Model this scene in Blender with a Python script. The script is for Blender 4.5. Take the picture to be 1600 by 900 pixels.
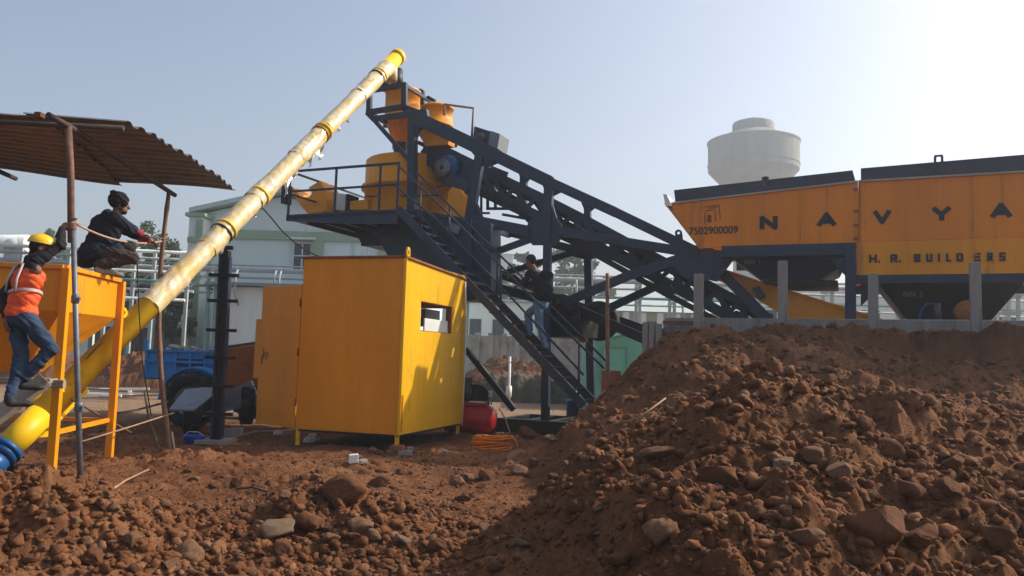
import bpy, bmesh, math, random
import numpy as np
from mathutils import Vector, Matrix, Quaternion
for o in list(bpy.data.objects): bpy.data.objects.remove(o, do_unlink=True)
S = bpy.context.scene
COL = S.collection
R = math.radians
V = Vector
random.seed(7)
# ------------------------------------------------------------------ camera
FPX, PITCH, ROLL, EYE = 1250.0, R(5.03), 0.030, 1.5
F0 = V((0, math.cos(PITCH), math.sin(PITCH))); R0 = V((1, 0, 0)); U0 = V((0, -math.sin(PITCH), math.cos(PITCH)))
CR = R0*math.cos(ROLL) + U0*math.sin(ROLL)
CU = U0*math.cos(ROLL) - R0*math.sin(ROLL)
CAM = V((0, 0, EYE))
cd = bpy.data.cameras.new('camera'); co = bpy.data.objects.new('camera', cd); COL.objects.link(co)
cd.sensor_width = 36; cd.lens = 36*FPX/1600; cd.clip_start = 0.05; cd.clip_end = 9000
m3 = Matrix((CR, CU, -F0)).transposed()
co.matrix_world = Matrix.Translation(CAM) @ m3.to_4x4()
S.camera = co
# ------------------------------------------------------------------ light
SUN_AZ, SUN_EL = 71.0, 36.0
w = bpy.data.worlds.new('World'); S.world = w; w.use_nodes = True
nt = w.node_tree; bg = nt.nodes['Background']
sky = nt.nodes.new('ShaderNodeTexSky'); sky.sky_type = 'NISHITA'; sky.sun_disc = False
sky.sun_elevation = R(SUN_EL); sky.sun_rotation = R(SUN_AZ); sky.air_density = 1.0; sky.dust_density = 3.6; sky.ozone_density = 1.0
hs = nt.nodes.new('ShaderNodeHueSaturation'); hs.inputs['Saturation'].default_value = 0.88
nt.links.new(sky.outputs[0], hs.inputs['Color']); nt.links.new(hs.outputs[0], bg.inputs[0])
bg.inputs[1].default_value = 0.14
ld = bpy.data.lights.new('sun', 'SUN'); ld.energy = 4.0; ld.angle = R(0.6); ld.color = (1.0, 0.93, 0.82)
lo = bpy.data.objects.new('sun', ld); COL.objects.link(lo)
sd = V((math.sin(R(SUN_AZ))*math.cos(R(SUN_EL)), math.cos(R(SUN_AZ))*math.cos(R(SUN_EL)), math.sin(R(SUN_EL))))
lo.rotation_euler = sd.to_track_quat('Z', 'Y').to_euler(); lo.location = sd*60
S.view_settings.view_transform = 'Standard'; S.view_settings.look = 'None'
S.view_settings.exposure = 0.37; S.view_settings.gamma = 1.0; S.view_settings.use_curve_mapping = False
try:
    S.cycles.max_bounces = 6; S.cycles.volume_bounces = 0; S.cycles.use_denoising = True
except Exception: pass
# ------------------------------------------------------------------ pixel -> world
def ray(px, py):
    return (F0*FPX + CR*(px-800) + CU*(450-py))
def P(px, py, Y):                       # point at depth Y
    d = ray(px, py); return CAM + d*(Y/d.y)
AL = R(23.0)
UU = V((math.cos(AL), -math.sin(AL), 0)); VV = V((math.sin(AL), math.cos(AL), 0)); ZZ = V((0, 0, 1))
def C(px, py, c):                       # point on the plant's vertical plane at distance c
    d = ray(px, py); return CAM + d*(c/d.dot(VV))
def onplane(px, py, p0, n):
    d = ray(px, py); return CAM + d*((p0-CAM).dot(n)/d.dot(n))
def ppm(p):                             # pixels per metre at point p
    return FPX/((p-CAM).dot(F0))
# ------------------------------------------------------------------ noise + terrain
def _h(ix, iy, iz, s):
    n = (ix.astype(np.int64)*374761393 + iy.astype(np.int64)*668265263 + iz.astype(np.int64)*2147483647 + s*1274126177) & 0xffffffff
    n = ((n ^ (n >> 13))*1274126177) & 0xffffffff
    n = ((n ^ (n >> 16))*2246822519) & 0xffffffff
    return ((n ^ (n >> 15)) & 0xffff)/65535.0
def vn(x, y, s=0):
    x = np.asarray(x, float); y = np.asarray(y, float)
    ix = np.floor(x); iy = np.floor(y); fx = x-ix; fy = y-iy
    fx = fx*fx*fx*(fx*(fx*6-15)+10); fy = fy*fy*fy*(fy*(fy*6-15)+10); z = np.zeros_like(ix)
    a = _h(ix, iy, z, s); b = _h(ix+1, iy, z, s); c = _h(ix, iy+1, z, s); d = _h(ix+1, iy+1, z, s)
    return (a*(1-fx)+b*fx)*(1-fy) + (c*(1-fx)+d*fx)*fy - 0.5
def fbm(x, y, o=4, s=0, lac=2.1, g=0.5):
    t = 0; a = 1
    for i in range(o):
        ca, sa = math.cos(i*1.3), math.sin(i*1.3)
        t = t + a*vn((x*ca-y*sa), (x*sa+y*ca), s+i); x = x*lac; y = y*lac; a *= g
    return t
def cell(x, y, s=0):                    # distance to nearest feature point: clods
    x = np.asarray(x, float); y = np.asarray(y, float)
    ix = np.floor(x); iy = np.floor(y); best = np.full(x.shape, 9.0)
    z = np.zeros_like(ix)
    for dx in (-1, 0, 1):
        for dy in (-1, 0, 1):
            cx = ix+dx+_h(ix+dx, iy+dy, z, s); cy = iy+dy+_h(ix+dx, iy+dy, z, s+9)
            best = np.minimum(best, (cx-x)**2+(cy-y)**2)
    return np.sqrt(best)
def sst(a, b, x):
    t = np.clip((x-a)/(b-a), 0, 1); return t*t*(3-2*t)
sA, cA = math.sin(AL), math.cos(AL)
def terr(x, y, fine=True):
    x = np.asarray(x, float); y = np.asarray(y, float)
    r = np.hypot(x, y)
    z = 0.0 + 0.06*sst(12.5, 16, y) + 0.05*fbm(x*0.5, y*0.5, 3, 3)*np.clip(1.5-r/60, 0.2, 1)
    cc = x*sA + y*cA; uu = x*cA - y*sA
    plat = np.interp(y+0.35*fbm(x*0.7, y*0.2, 2, 31), [1.5, 3.0, 4.2, 5.4, 6.4, 7.6, 8.8, 10.4, 11.6, 12.4, 14], [0.0, .18, .58, .97, 1.17, 1.00, .93, 1.30, 1.72, 1.95, 2.02])
    plat = np.where(cc > 13.0, 2.03, plat)
    plat = plat - 0.28*sst(2.2, 6.0, x)*sst(10.5, 5, y)         # falls a little to the right, near the camera
    foot = np.interp(y, [2, 4, 6, 8, 10, 12, 13, 14.0], [-.9, -.55, -.2, .12, .30, .50, .78, .98]) + 0.55*fbm(y*0.9, x*0.5, 3, 12)
    wid = np.interp(y, [3, 7, 10, 13, 14], [1.5, 2.0, 2.6, 2.4, 2.2])
    sh = np.clip((x-foot)/wid, 0, 1); sh = sh**0.9*(1-0.35*sh)+0.35*sh*sh if True else sh
    sh = np.where(sh >= 1, 1, sh)
    # behind the end of the retaining wall the raised ground has a vertical side (u of the wall line)
    wallu = 2.32*cA - 14.2*sA + 0.16
    sh2 = sst(0.0, 0.12, uu-wallu)
    k = sst(13.62, 13.75, cc)
    sh = sh*(1-k) + sh2*k
    bump_amt = 0.015 + 0.0*x
    m = np.clip(plat*sh, 0, 9)
    m = m*(1 - sst(20.5, 21.5, cc))
    z = z*(1-np.clip(m*2, 0, 1)) + np.maximum(z, m)*np.clip(m*2, 0, 1)
    pile1 = np.exp(-(((x+4.3)/1.75)**4+((y-5.6)/1.35)**2)); z = z + 0.42*pile1
    pile2 = np.exp(-(((x+1.5)/1.0)**2+((y-6.9)/0.8)**2)); z = z + 0.10*pile2
    pile3 = np.exp(-(((x-0.3)/0.6)**2+((y-11.6)/1.0)**2)); z = z + 0.10*pile3
    if fine:
        near = np.clip(1.25-r/22, 0, 1)*(1-sst(13.4, 13.7, cc)*(uu > wallu-0.1))
        loose = np.clip(0.22+1.1*np.clip(m*1.3, 0, 1)+1.2*pile1+0.9*pile2+0.6*pile3+1.4*np.clip(fbm(x*0.45, y*0.45, 2, 77), 0, 1), 0, 1.1)
        wx = x+0.10*fbm(x*4, y*4, 2, 8); wy = y+0.10*fbm(x*4, y*4, 2, 18)
        def bil(k, sd): return np.abs(vn(wx*k*0.8+wy*k*0.6, wy*k*0.8-wx*k*0.6, sd))*2
        c2 = 1-cell(wx*6.1, wy*6.1, 6); c3 = 1-cell(x*15, y*15, 7)
        big = fbm(x*1.4, y*1.4, 3, 21)
        z = z + near*loose*(0.24*big + 0.15*bil(2.3, 61) + 0.12*bil(4.9, 62)*(0.4+bil(1.3, 70)) + 0.050*bil(10.5, 63) + 0.026*bil(23, 64) + 0.05*np.clip(c2-0.3, 0, 1) + 0.022*c3 - 0.06)
        z = z + near*(0.026*fbm(x*5, y*5, 4, 91) + 0.012*fbm(x*20, y*20, 3, 92) + 0.014*np.abs(vn(x*13, y*13, 93)))
    return z
def gz(x, y, fine=True): return float(terr(np.array([x]), np.array([y]), fine)[0])
def ground_hit(px, py):
    d = ray(px, py); d = d/d.y
    ys = np.arange(2.5, 60, 0.02)
    p = np.array([[CAM.x+d.x*t, t, CAM.z+d.z*t] for t in ys])
    hz = terr(p[:, 0], p[:, 1]); k = np.argmax(p[:, 2] <= hz)
    return V((p[k, 0], p[k, 1], hz[k]))
# ------------------------------------------------------------------ materials
def L(h):                                # sRGB 0-255 -> linear
    return tuple(((c/255)/12.92 if c/255 <= .04045 else ((c/255+.055)/1.055)**2.4) for c in h)
MATS = {}
def mat(name, col, rough=0.6, metal=0.0, var=0.25, scale=3.0, bump=0.15, bscale=40.0, col2=None, c2amt=0.4, c2scale=2.0, streak=False, spec=0.5, trans=0.0):
    if name in MATS: return MATS[name]
    m = bpy.data.materials.new(name); m.use_nodes = True; n = m.node_tree.nodes; l = m.node_tree.links
    b = n['Principled BSDF']; b.inputs['Roughness'].default_value = rough; b.inputs['Metallic'].default_value = metal
    b.inputs['Specular IOR Level'].default_value = spec*0.6
    tc = n.new('ShaderNodeTexCoord'); mp = n.new('ShaderNodeMapping'); l.new(tc.outputs['Object'], mp.inputs[0])
    if streak: mp.inputs['Scale'].default_value = (1.6, 1.6, 0.22)
    no = n.new('ShaderNodeTexNoise'); no.inputs['Scale'].default_value = scale; no.inputs['Detail'].default_value = 8; no.inputs['Roughness'].default_value = 0.65
    l.new(mp.outputs[0], no.inputs['Vector'])
    mr = n.new('ShaderNodeMapRange'); mr.inputs[1].default_value = 0.3; mr.inputs[2].default_value = 0.7; mr.inputs[3].default_value = 1-var; mr.inputs[4].default_value = 1+var*0.5
    l.new(no.outputs['Fac'], mr.inputs[0])
    mul = n.new('ShaderNodeMix'); mul.data_type = 'RGBA'; mul.blend_type = 'MULTIPLY'; mul.inputs[0].default_value = 1
    mul.inputs[6].default_value = (*col, 1); l.new(mr.outputs[0], mul.inputs[7])
    out = mul.outputs[2]
    if col2 is not None:
        n2 = n.new('ShaderNodeTexNoise'); n2.inputs['Scale'].default_value = c2scale; n2.inputs['Detail'].default_value = 10; n2.inputs['Roughness'].default_value = 0.7
        l.new(mp.outputs[0], n2.inputs['Vector'])
        r2 = n.new('ShaderNodeMapRange'); r2.inputs[1].default_value = 0.62-c2amt*0.3; r2.inputs[2].default_value = 0.75-c2amt*0.2; l.new(n2.outputs['Fac'], r2.inputs[0])
        mx = n.new('ShaderNodeMix'); mx.data_type = 'RGBA'; l.new(r2.outputs[0], mx.inputs[0]); l.new(out, mx.inputs[6]); mx.inputs[7].default_value = (*col2, 1)
        out = mx.outputs[2]
    l.new(out, b.inputs['Base Color'])
    rr = n.new('ShaderNodeMapRange'); rr.inputs[3].default_value = max(0.02, rough-0.12); rr.inputs[4].default_value = min(1, rough+0.15); l.new(no.outputs['Fac'], rr.inputs[0]); l.new(rr.outputs[0], b.inputs['Roughness'])
    if bump:
        nb = n.new('ShaderNodeTexNoise'); nb.inputs['Scale'].default_value = bscale; nb.inputs['Detail'].default_value = 5; l.new(tc.outputs['Object'], nb.inputs['Vector'])
        bp = n.new('ShaderNodeBump'); bp.inputs['Strength'].default_value = bump; bp.inputs['Distance'].default_value = 0.01 if bscale > 5 else 0.05
        l.new(nb.outputs['Fac'], bp.inputs['Height']); l.new(bp.outputs[0], b.inputs['Normal'])
    if trans: b.inputs['Transmission Weight'].default_value = trans
    MATS[name] = m; return m
RUST = (0.12, 0.045, 0.02)
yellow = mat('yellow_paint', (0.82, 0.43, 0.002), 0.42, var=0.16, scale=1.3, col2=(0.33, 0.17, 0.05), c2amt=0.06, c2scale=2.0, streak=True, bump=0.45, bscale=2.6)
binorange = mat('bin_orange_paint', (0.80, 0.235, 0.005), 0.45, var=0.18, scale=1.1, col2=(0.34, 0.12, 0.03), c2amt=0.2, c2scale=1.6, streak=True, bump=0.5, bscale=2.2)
orange = mat('orange_and_shaded_yellow_paint', (0.80, 0.295, 0.003), 0.45, var=0.16, scale=1.1, col2=(0.30, 0.13, 0.04), c2amt=0.10, c2scale=1.7, streak=True, bump=0.45, bscale=2.6)  # also the cabin's camera side, where shade is mixed into its yellow
bright = mat('chrome_yellow_paint', (0.80, 0.50, 0.006), 0.45, var=0.12, scale=3, col2=(0.35, 0.25, 0.06), c2amt=0.1, bump=0.05)
navy = mat('navy_paint', (0.019, 0.034, 0.070), 0.42, var=0.3, scale=2.5, col2=(0.05, 0.045, 0.045), c2amt=0.25, c2scale=5, bump=0.08)
black = mat('black_steel', (0.009, 0.010, 0.012), 0.5, var=0.3, scale=5, col2=(0.05, 0.035, 0.03), c2amt=0.2, c2scale=9)
rubber = mat('tyre_rubber', (0.018, 0.018, 0.019), 0.8, var=0.3, scale=6, col2=(0.10, 0.075, 0.06), c2amt=0.35, c2scale=6)
belt = mat('belt_rubber', (0.012, 0.012, 0.013), 0.75)
galv = mat('galvanised_pipe', (0.16, 0.18, 0.21), 0.45, metal=0.3, var=0.3, scale=8, col2=RUST, c2amt=0.15, c2scale=12)
rustpipe = mat('rusty_pipe', (0.20, 0.10, 0.065), 0.75, var=0.35, scale=9, col2=(0.09, 0.045, 0.03), c2amt=0.5, c2scale=7)
bamboo = mat('bamboo', (0.24, 0.13, 0.08), 0.7, var=0.45, scale=8, col2=(0.09, 0.05, 0.035), c2amt=0.4, c2scale=14)
sheetm = mat('rusty_corrugated_steel', (0.20, 0.20, 0.20), 0.6, metal=0.1, var=0.35, scale=1.6, col2=(0.13, 0.105, 0.085), c2amt=0.45, c2scale=2.3, bump=0.1)
wood = mat('weathered_wood', (0.33, 0.27, 0.21), 0.85, var=0.3, scale=6, col2=(0.13, 0.10, 0.08), c2amt=0.3, c2scale=9, bump=0.4, bscale=60)
conc = mat('concrete', (0.30, 0.28, 0.26), 0.9, var=0.25, scale=3, col2=(0.15, 0.13, 0.12), c2amt=0.35, c2scale=2.5, streak=True, bump=0.3)
towerc = mat('tower_concrete', (0.23, 0.25, 0.235), 0.9, var=0.25, scale=0.35, col2=(0.17, 0.185, 0.165), c2amt=0.5, c2scale=0.28, streak=True, bump=0)
red = mat('red_enamel', (0.42, 0.018, 0.014), 0.3, var=0.2, scale=4, bump=0.03)
blue = mat('blue_paint', (0.035, 0.27, 0.62), 0.5, var=0.3, scale=4, col2=(0.10, 0.08, 0.07), c2amt=0.3, c2scale=4)
motorblue = mat('motor_blue', (0.012, 0.09, 0.27), 0.35, var=0.3, scale=6, bump=0.05)
bucketm = mat('blue_plastic', (0.015, 0.08, 0.55), 0.4, var=0.1)
drumm = mat('dark_blue_plastic', (0.015, 0.025, 0.09), 0.4, var=0.2)
white = mat('white_paint', (0.72, 0.72, 0.70), 0.6, var=0.12)
grey = mat('grey_steel', (0.20, 0.22, 0.24), 0.5, var=0.25, scale=5)
pumpgrey = mat('dark_cast_iron', (0.06, 0.065, 0.06), 0.45, var=0.4, scale=9)
plate = mat('grey_plate', (0.19, 0.21, 0.25), 0.5, metal=0.3, var=0.25, scale=4, col2=(0.14, 0.09, 0.06), c2amt=0.25)
tan = mat('tan_pipe', (0.35, 0.22, 0.13), 0.6)
rope = mat('rope', (0.42, 0.27, 0.20), 0.9, var=0.3, scale=30)
hosem = mat('orange_hose', (0.78, 0.22, 0.012), 0.45, var=0.2, scale=10)
cable = mat('black_cable', (0.012, 0.012, 0.012), 0.6)
paintblk = mat('black_lettering', (0.022, 0.020, 0.030), 0.6, var=0.25, scale=6, bump=0)
paintwht = mat('grey_lettering', (0.20, 0.20, 0.19), 0.7, bump=0)
rusty = mat('rusty_orange_body', (0.36, 0.12, 0.022), 0.75, var=0.4, scale=3, col2=(0.10, 0.045, 0.025), c2amt=0.5, c2scale=3)
mint = mat('mint_wall', (0.64, 0.74, 0.72), 0.9, var=0.10, scale=0.25, col2=(0.28, 0.35, 0.33), c2amt=0.2, c2scale=0.4, streak=True, bump=0)
mintw = mat('white_wall', (0.66, 0.71, 0.70), 0.9, var=0.12, scale=0.3, col2=(0.33, 0.36, 0.34), c2amt=0.25, c2scale=0.5, streak=True, bump=0)
greentrim = mat('green_trim', (0.30, 0.40, 0.28), 0.85, var=0.15, scale=0.6, bump=0)
roofm = mat('pale_roof', (0.45, 0.54, 0.51), 0.7, var=0.15, scale=0.5, bump=0)
creamw = mat('cream_wall', (0.40, 0.38, 0.29), 0.9, var=0.2, scale=0.5, col2=(0.22, 0.20, 0.15), c2amt=0.3, c2scale=0.6, bump=0)
brownw = mat('brown_wall', (0.13, 0.085, 0.07), 0.9, var=0.25, scale=1, bump=0)
greyw = mat('grey_block_wall', (0.25, 0.245, 0.23), 0.9, var=0.3, scale=1.2, col2=(0.10, 0.09, 0.08), c2amt=0.4, c2scale=1, bump=0)
turq = mat('turquoise_sheet', (0.14, 0.46, 0.34), 0.6, var=0.15, scale=1, col2=(0.10, 0.33, 0.30), c2amt=0.4, c2scale=0.7, bump=0)
pipegreen = mat('green_pipe', (0.16, 0.30, 0.27), 0.6, bump=0)
pipegrey = mat('grey_pipe', (0.36, 0.40, 0.41), 0.6, bump=0)
glass = mat('dark_glass', (0.035, 0.05, 0.065), 0.15, bump=0)
darkpole = mat('dark_timber', (0.07, 0.05, 0.04), 0.85, var=0.4, scale=8)
leafm = [mat('leaves_%s' % k, c, 0.7, var=0.5, scale=0.7, bump=0) for k, c in (('dark', (0.07, 0.105, 0.045)), ('mid', (0.095, 0.135, 0.055)))]
bark = mat('bark', (0.10, 0.075, 0.055), 0.9)
brick = mat('brick_red', (0.30, 0.10, 0.06), 0.9, var=0.3, scale=8)
bag = mat('plastic_bag', (0.55, 0.60, 0.66), 0.35, var=0.2, scale=6)
skin = mat('skin', (0.20, 0.085, 0.05), 0.6, var=0.15, scale=8, bump=0)
denim = mat('denim', (0.030, 0.055, 0.10), 0.9, var=0.4, scale=7, bump=0.3, bscale=60)
denim2 = mat('pale_denim', (0.13, 0.23, 0.36), 0.9, var=0.35, scale=7, bump=0.3, bscale=60)
vestm = mat('orange_vest', (0.85, 0.11, 0.025), 0.75, var=0.15, scale=6, bump=0.2, bscale=15)
stripm = mat('reflective_strip', (0.50, 0.42, 0.40), 0.4, bump=0)
blackcloth = mat('black_cloth', (0.014, 0.012, 0.016), 0.95, var=0.4, scale=6, bump=0.4, bscale=14)
navycloth = mat('navy_cloth', (0.012, 0.016, 0.032), 0.95, var=0.4, scale=6, bump=0.4, bscale=14)
redcloth = mat('red_cloth', (0.30, 0.03, 0.045), 0.95, var=0.4, scale=10)
browncloth = mat('brown_cloth', (0.050, 0.036, 0.034), 0.95, var=0.4, scale=6, bump=0.4, bscale=14)
hairm = mat('black_hair', (0.008, 0.006, 0.005), 0.7)
shoem = mat('shoe_leather', (0.03, 0.025, 0.022), 0.7)
shoew = mat('pale_shoe', (0.25, 0.20, 0.16), 0.8)
helm = mat('yellow_helmet', (0.80, 0.50, 0.02), 0.3, var=0.05, bump=0)
beige = mat('stone_beige', (0.25, 0.130, 0.068), 0.9, var=0.35, scale=5, col2=(0.17, 0.095, 0.06), c2amt=0.5, c2scale=4, bump=1.0, spec=0.25, bscale=30)
stonered = mat('stone_brown', (0.165, 0.066, 0.028), 0.95, var=0.35, scale=5, col2=(0.12, 0.062, 0.038), c2amt=0.5, c2scale=4, bump=1.0, spec=0.25, bscale=25)
stonegrey = mat('stone_grey', (0.24, 0.155, 0.095), 0.9, var=0.3, scale=5, col2=(0.17, 0.10, 0.065), c2amt=0.45, c2scale=5, bump=1.0, spec=0.25, bscale=30)
def wrap_material():
    m = mat('plastic_wrapped_tube', (0.74, 0.53, 0.18), 0.32, var=0.2, scale=5, col2=(0.74, 0.64, 0.48), c2amt=0.65, c2scale=4.5, bump=0.45, bscale=14)
    m.node_tree.nodes['Principled BSDF'].inputs['Coat Weight'].default_value = 0.6
    return m
wrap = wrap_material()
def soil_material():
    m = bpy.data.materials.new('reddish_soil'); m.use_nodes = True; n = m.node_tree.nodes; l = m.node_tree.links
    b = n['Principled BSDF']; b.inputs['Roughness'].default_value = 0.95; b.inputs['Specular IOR Level'].default_value = 0.08
    tc = n.new('ShaderNodeTexCoord')
    def noise(sc, det=8, ro=0.6):
        t = n.new('ShaderNodeTexNoise'); t.inputs['Scale'].default_value = sc; t.inputs['Detail'].default_value = det; t.inputs['Roughness'].default_value = ro
        l.new(tc.outputs['Object'], t.inputs['Vector']); return t
    r1 = n.new('ShaderNodeValToRGB'); l.new(noise(0.55).outputs['Fac'], r1.inputs[0])
    r1.color_ramp.elements[0].position = 0.33; r1.color_ramp.elements[0].color = (0.100, 0.041, 0.019, 1)
    r1.color_ramp.elements[1].position = 0.68; r1.color_ramp.elements[1].color = (0.26, 0.126, 0.062, 1)
    e = r1.color_ramp.elements.new(0.5); e.color = (0.185, 0.082, 0.038, 1)
    r2 = n.new('ShaderNodeValToRGB'); l.new(noise(7, 10, 0.7).outputs['Fac'], r2.inputs[0])
    r2.color_ramp.elements[0].position = 0.3; r2.color_ramp.elements[0].color = (0.62, 0.60, 0.58, 1)
    r2.color_ramp.elements[1].position = 0.75; r2.color_ramp.elements[1].color = (1.30, 1.26, 1.22, 1)
    mx = n.new('ShaderNodeMix'); mx.data_type = 'RGBA'; mx.blend_type = 'MULTIPLY'; mx.inputs[0].default_value = 1; l.new(r1.outputs[0], mx.inputs[6]); l.new(r2.outputs[0], mx.inputs[7])
    # pale specks of grit
    r3 = n.new('ShaderNodeMapRange'); r3.inputs[1].default_value = 0.70; r3.inputs[2].default_value = 0.76; l.new(noise(38, 3).outputs['Fac'], r3.inputs[0])
    mx2 = n.new('ShaderNodeMix'); mx2.data_type = 'RGBA'; l.new(r3.outputs[0], mx2.inputs[0]); l.new(mx.outputs[2], mx2.inputs[6]); mx2.inputs[7].default_value = (0.30, 0.21, 0.15, 1)
    # far away the yard is paler trodden earth
    sx = n.new('ShaderNodeSeparateXYZ'); l.new(tc.outputs['Object'], sx.inputs[0])
    r4 = n.new('ShaderNodeMapRange'); r4.inputs[1].default_value = 15; r4.inputs[2].default_value = 19; l.new(sx.outputs[1], r4.inputs[0])
    mx3 = n.new('ShaderNodeMix'); mx3.data_type = 'RGBA'; l.new(r4.outputs[0], mx3.inputs[0]); l.new(mx2.outputs[2], mx3.inputs[6]); mx3.inputs[7].default_value = (0.27, 0.18, 0.115, 1)
    l.new(mx3.outputs[2], b.inputs['Base Color'])
    bp = n.new('ShaderNodeBump'); bp.inputs['Strength'].default_value = 1.0; bp.inputs['Distance'].default_value = 0.03
    l.new(noise(26, 10, 0.72).outputs['Fac'], bp.inputs['Height']); l.new(bp.outputs[0], b.inputs['Normal'])
    MATS['soil'] = m; return m
soil = soil_material()
# ------------------------------------------------------------------ builders
class MB:
    def __init__(s): s.v = []; s.f = []; s.sm = []
    def add(s, vs, fs, smooth=False):
        k = len(s.v); s.v += [V(p) for p in vs]; s.f += [tuple(i+k for i in f) for f in fs]; s.sm += [smooth]*len(fs); return s
    def box(s, c, size, ax=None):
        a, b, d = ax or (V((1, 0, 0)), V((0, 1, 0)), V((0, 0, 1))); c = V(c)
        vs = [c+a*(size[0]/2*i)+b*(size[1]/2*j)+d*(size[2]/2*k) for i in (-1, 1) for j in (-1, 1) for k in (-1, 1)]
        return s.add(vs, [(0, 1, 3, 2), (4, 6, 7, 5), (0, 4, 5, 1), (2, 3, 7, 6), (0, 2, 6, 4), (1, 5, 7, 3)])
    def bar(s, p, q, w, h=None, n=None):           # w across (in plane), h along n
        h = w if h is None else h; p = V(p); q = V(q); a = (q-p); ln = a.length; a.normalize()
        n = V(n) if n is not None else (ZZ if abs(a.z) < .9 else V((0, 1, 0)))
        n = (n-a*n.dot(a)).normalized(); b = a.cross(n)
        return s.box((p+q)/2, (ln, w, h), (a, b, n))
    def tube(s, pts, r, seg=10, cap=True, smooth=True):
        pts = [V(p) for p in pts]; rs = r if isinstance(r, (list, tuple)) else [r]*len(pts)
        vs = []; fs = []; prev = None
        for i, p in enumerate(pts):
            a = (pts[min(i+1, len(pts)-1)]-pts[max(i-1, 0)]).normalized()
            if prev is None: n = a.orthogonal().normalized()
            else:
                n = prev - a*prev.dot(a); n = n.normalized() if n.length > 1e-5 else a.orthogonal().normalized()
            prev = n; b = a.cross(n)
            for j in range(seg):
                t = 2*math.pi*j/seg; vs.append(p+(n*math.cos(t)+b*math.sin(t))*rs[i])
        for i in range(len(pts)-1):
            for j in range(seg):
                k = (j+1) % seg; fs.append((i*seg+j, i*seg+k, (i+1)*seg+k, (i+1)*seg+j))
        s.add(vs, fs, smooth)
        if cap:
            s.add(vs[:seg], [tuple(range(seg))]); s.add(vs[-seg:], [tuple(range(seg))])
        return s
    def lathe(s, c, prof, seg=32, axis=ZZ, smooth=True):     # prof: (r, h) along axis from c
        axis = V(axis).normalized(); n = axis.orthogonal().normalized(); b = axis.cross(n); c = V(c); vs = []; fs = []
        for r, h in prof:
            for j in range(seg):
                t = 2*math.pi*j/seg; vs.append(c+axis*h+(n*math.cos(t)+b*math.sin(t))*max(r, 1e-4))
        for i in range(len(prof)-1):
            for j in range(seg):
                k = (j+1) % seg; fs.append((i*seg+j, i*seg+k, (i+1)*seg+k, (i+1)*seg+j))
        return s.add(vs, fs, smooth)
    def prism(s, pts, ext):
        pts = [V(p) for p in pts]; e = V(ext); n = len(pts)
        return s.add(pts+[p+e for p in pts], [tuple(range(n)), tuple(range(2*n-1, n-1, -1))]+[(i, (i+1) % n, n+(i+1) % n, n+i) for i in range(n)])
    def grid(s, fn, nu, nv, smooth=True):
        vs = [fn(i/nu, j/nv) for i in range(nu+1) for j in range(nv+1)]
        return s.add(vs, [(i*(nv+1)+j, (i+1)*(nv+1)+j, (i+1)*(nv+1)+j+1, i*(nv+1)+j+1) for i in range(nu) for j in range(nv)], smooth)
    def build(s, name, m, parent=None, bevel=0.0, loc=None):
        org = V((0, 0, 0))
        if parent is not None:
            p = parent
            while p is not None: org = org + p.location; p = p.parent
        if loc is not None: org = org + V(loc)-org
        me = bpy.data.meshes.new(name); me.from_pydata([tuple(p-org) for p in s.v], [], s.f)
        me.polygons.foreach_set('use_smooth', s.sm); me.update()
        bm = bmesh.new(); bm.from_mesh(me); bmesh.ops.remove_doubles(bm, verts=bm.verts, dist=1e-5); bmesh.ops.recalc_face_normals(bm, faces=bm.faces); bm.to_mesh(me); bm.free()
        me.materials.append(m)
        o = bpy.data.objects.new(name, me); COL.objects.link(o)
        if parent is not None: o.parent = parent
        if loc is not None: o.location = V(loc) if parent is None else V((0, 0, 0))
        if bevel:
            b = o.modifiers.new('bevel', 'BEVEL'); b.width = bevel; b.segments = 2; b.limit_method = 'ANGLE'
        return o
def thing(name, label, cat, loc, group=None):
    o = bpy.data.objects.new(name, None); COL.objects.link(o); o.location = V(loc); o.empty_display_size = 0.2
    o['label'] = label; o['category'] = cat
    if group: o['group'] = group
    return o
def tag(o, label, cat, group=None, kind=None):
    o['label'] = label; o['category'] = cat
    if group: o['group'] = group
    if kind: o['kind'] = kind
    return o
def struct(o, kind='structure'):
    o['kind'] = kind; return o
def dup(root, loc, label=None, rot=None, scale=None):
    r = root.copy(); COL.objects.link(r); r.location = V(loc)
    if label: r['label'] = label
    if rot is not None: r.rotation_euler = rot
    if scale is not None: r.scale = scale
    for ch in list(root.children):
        c = ch.copy(); COL.objects.link(c); c.parent = r
        for g in list(ch.children):
            d = g.copy(); COL.objects.link(d); d.parent = c
    return r
def sag(p, q, s, n=14):
    return [p.lerp(q, t/n) - ZZ*(s*4*(t/n)*(1-t/n)) for t in range(n+1)]
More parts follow.
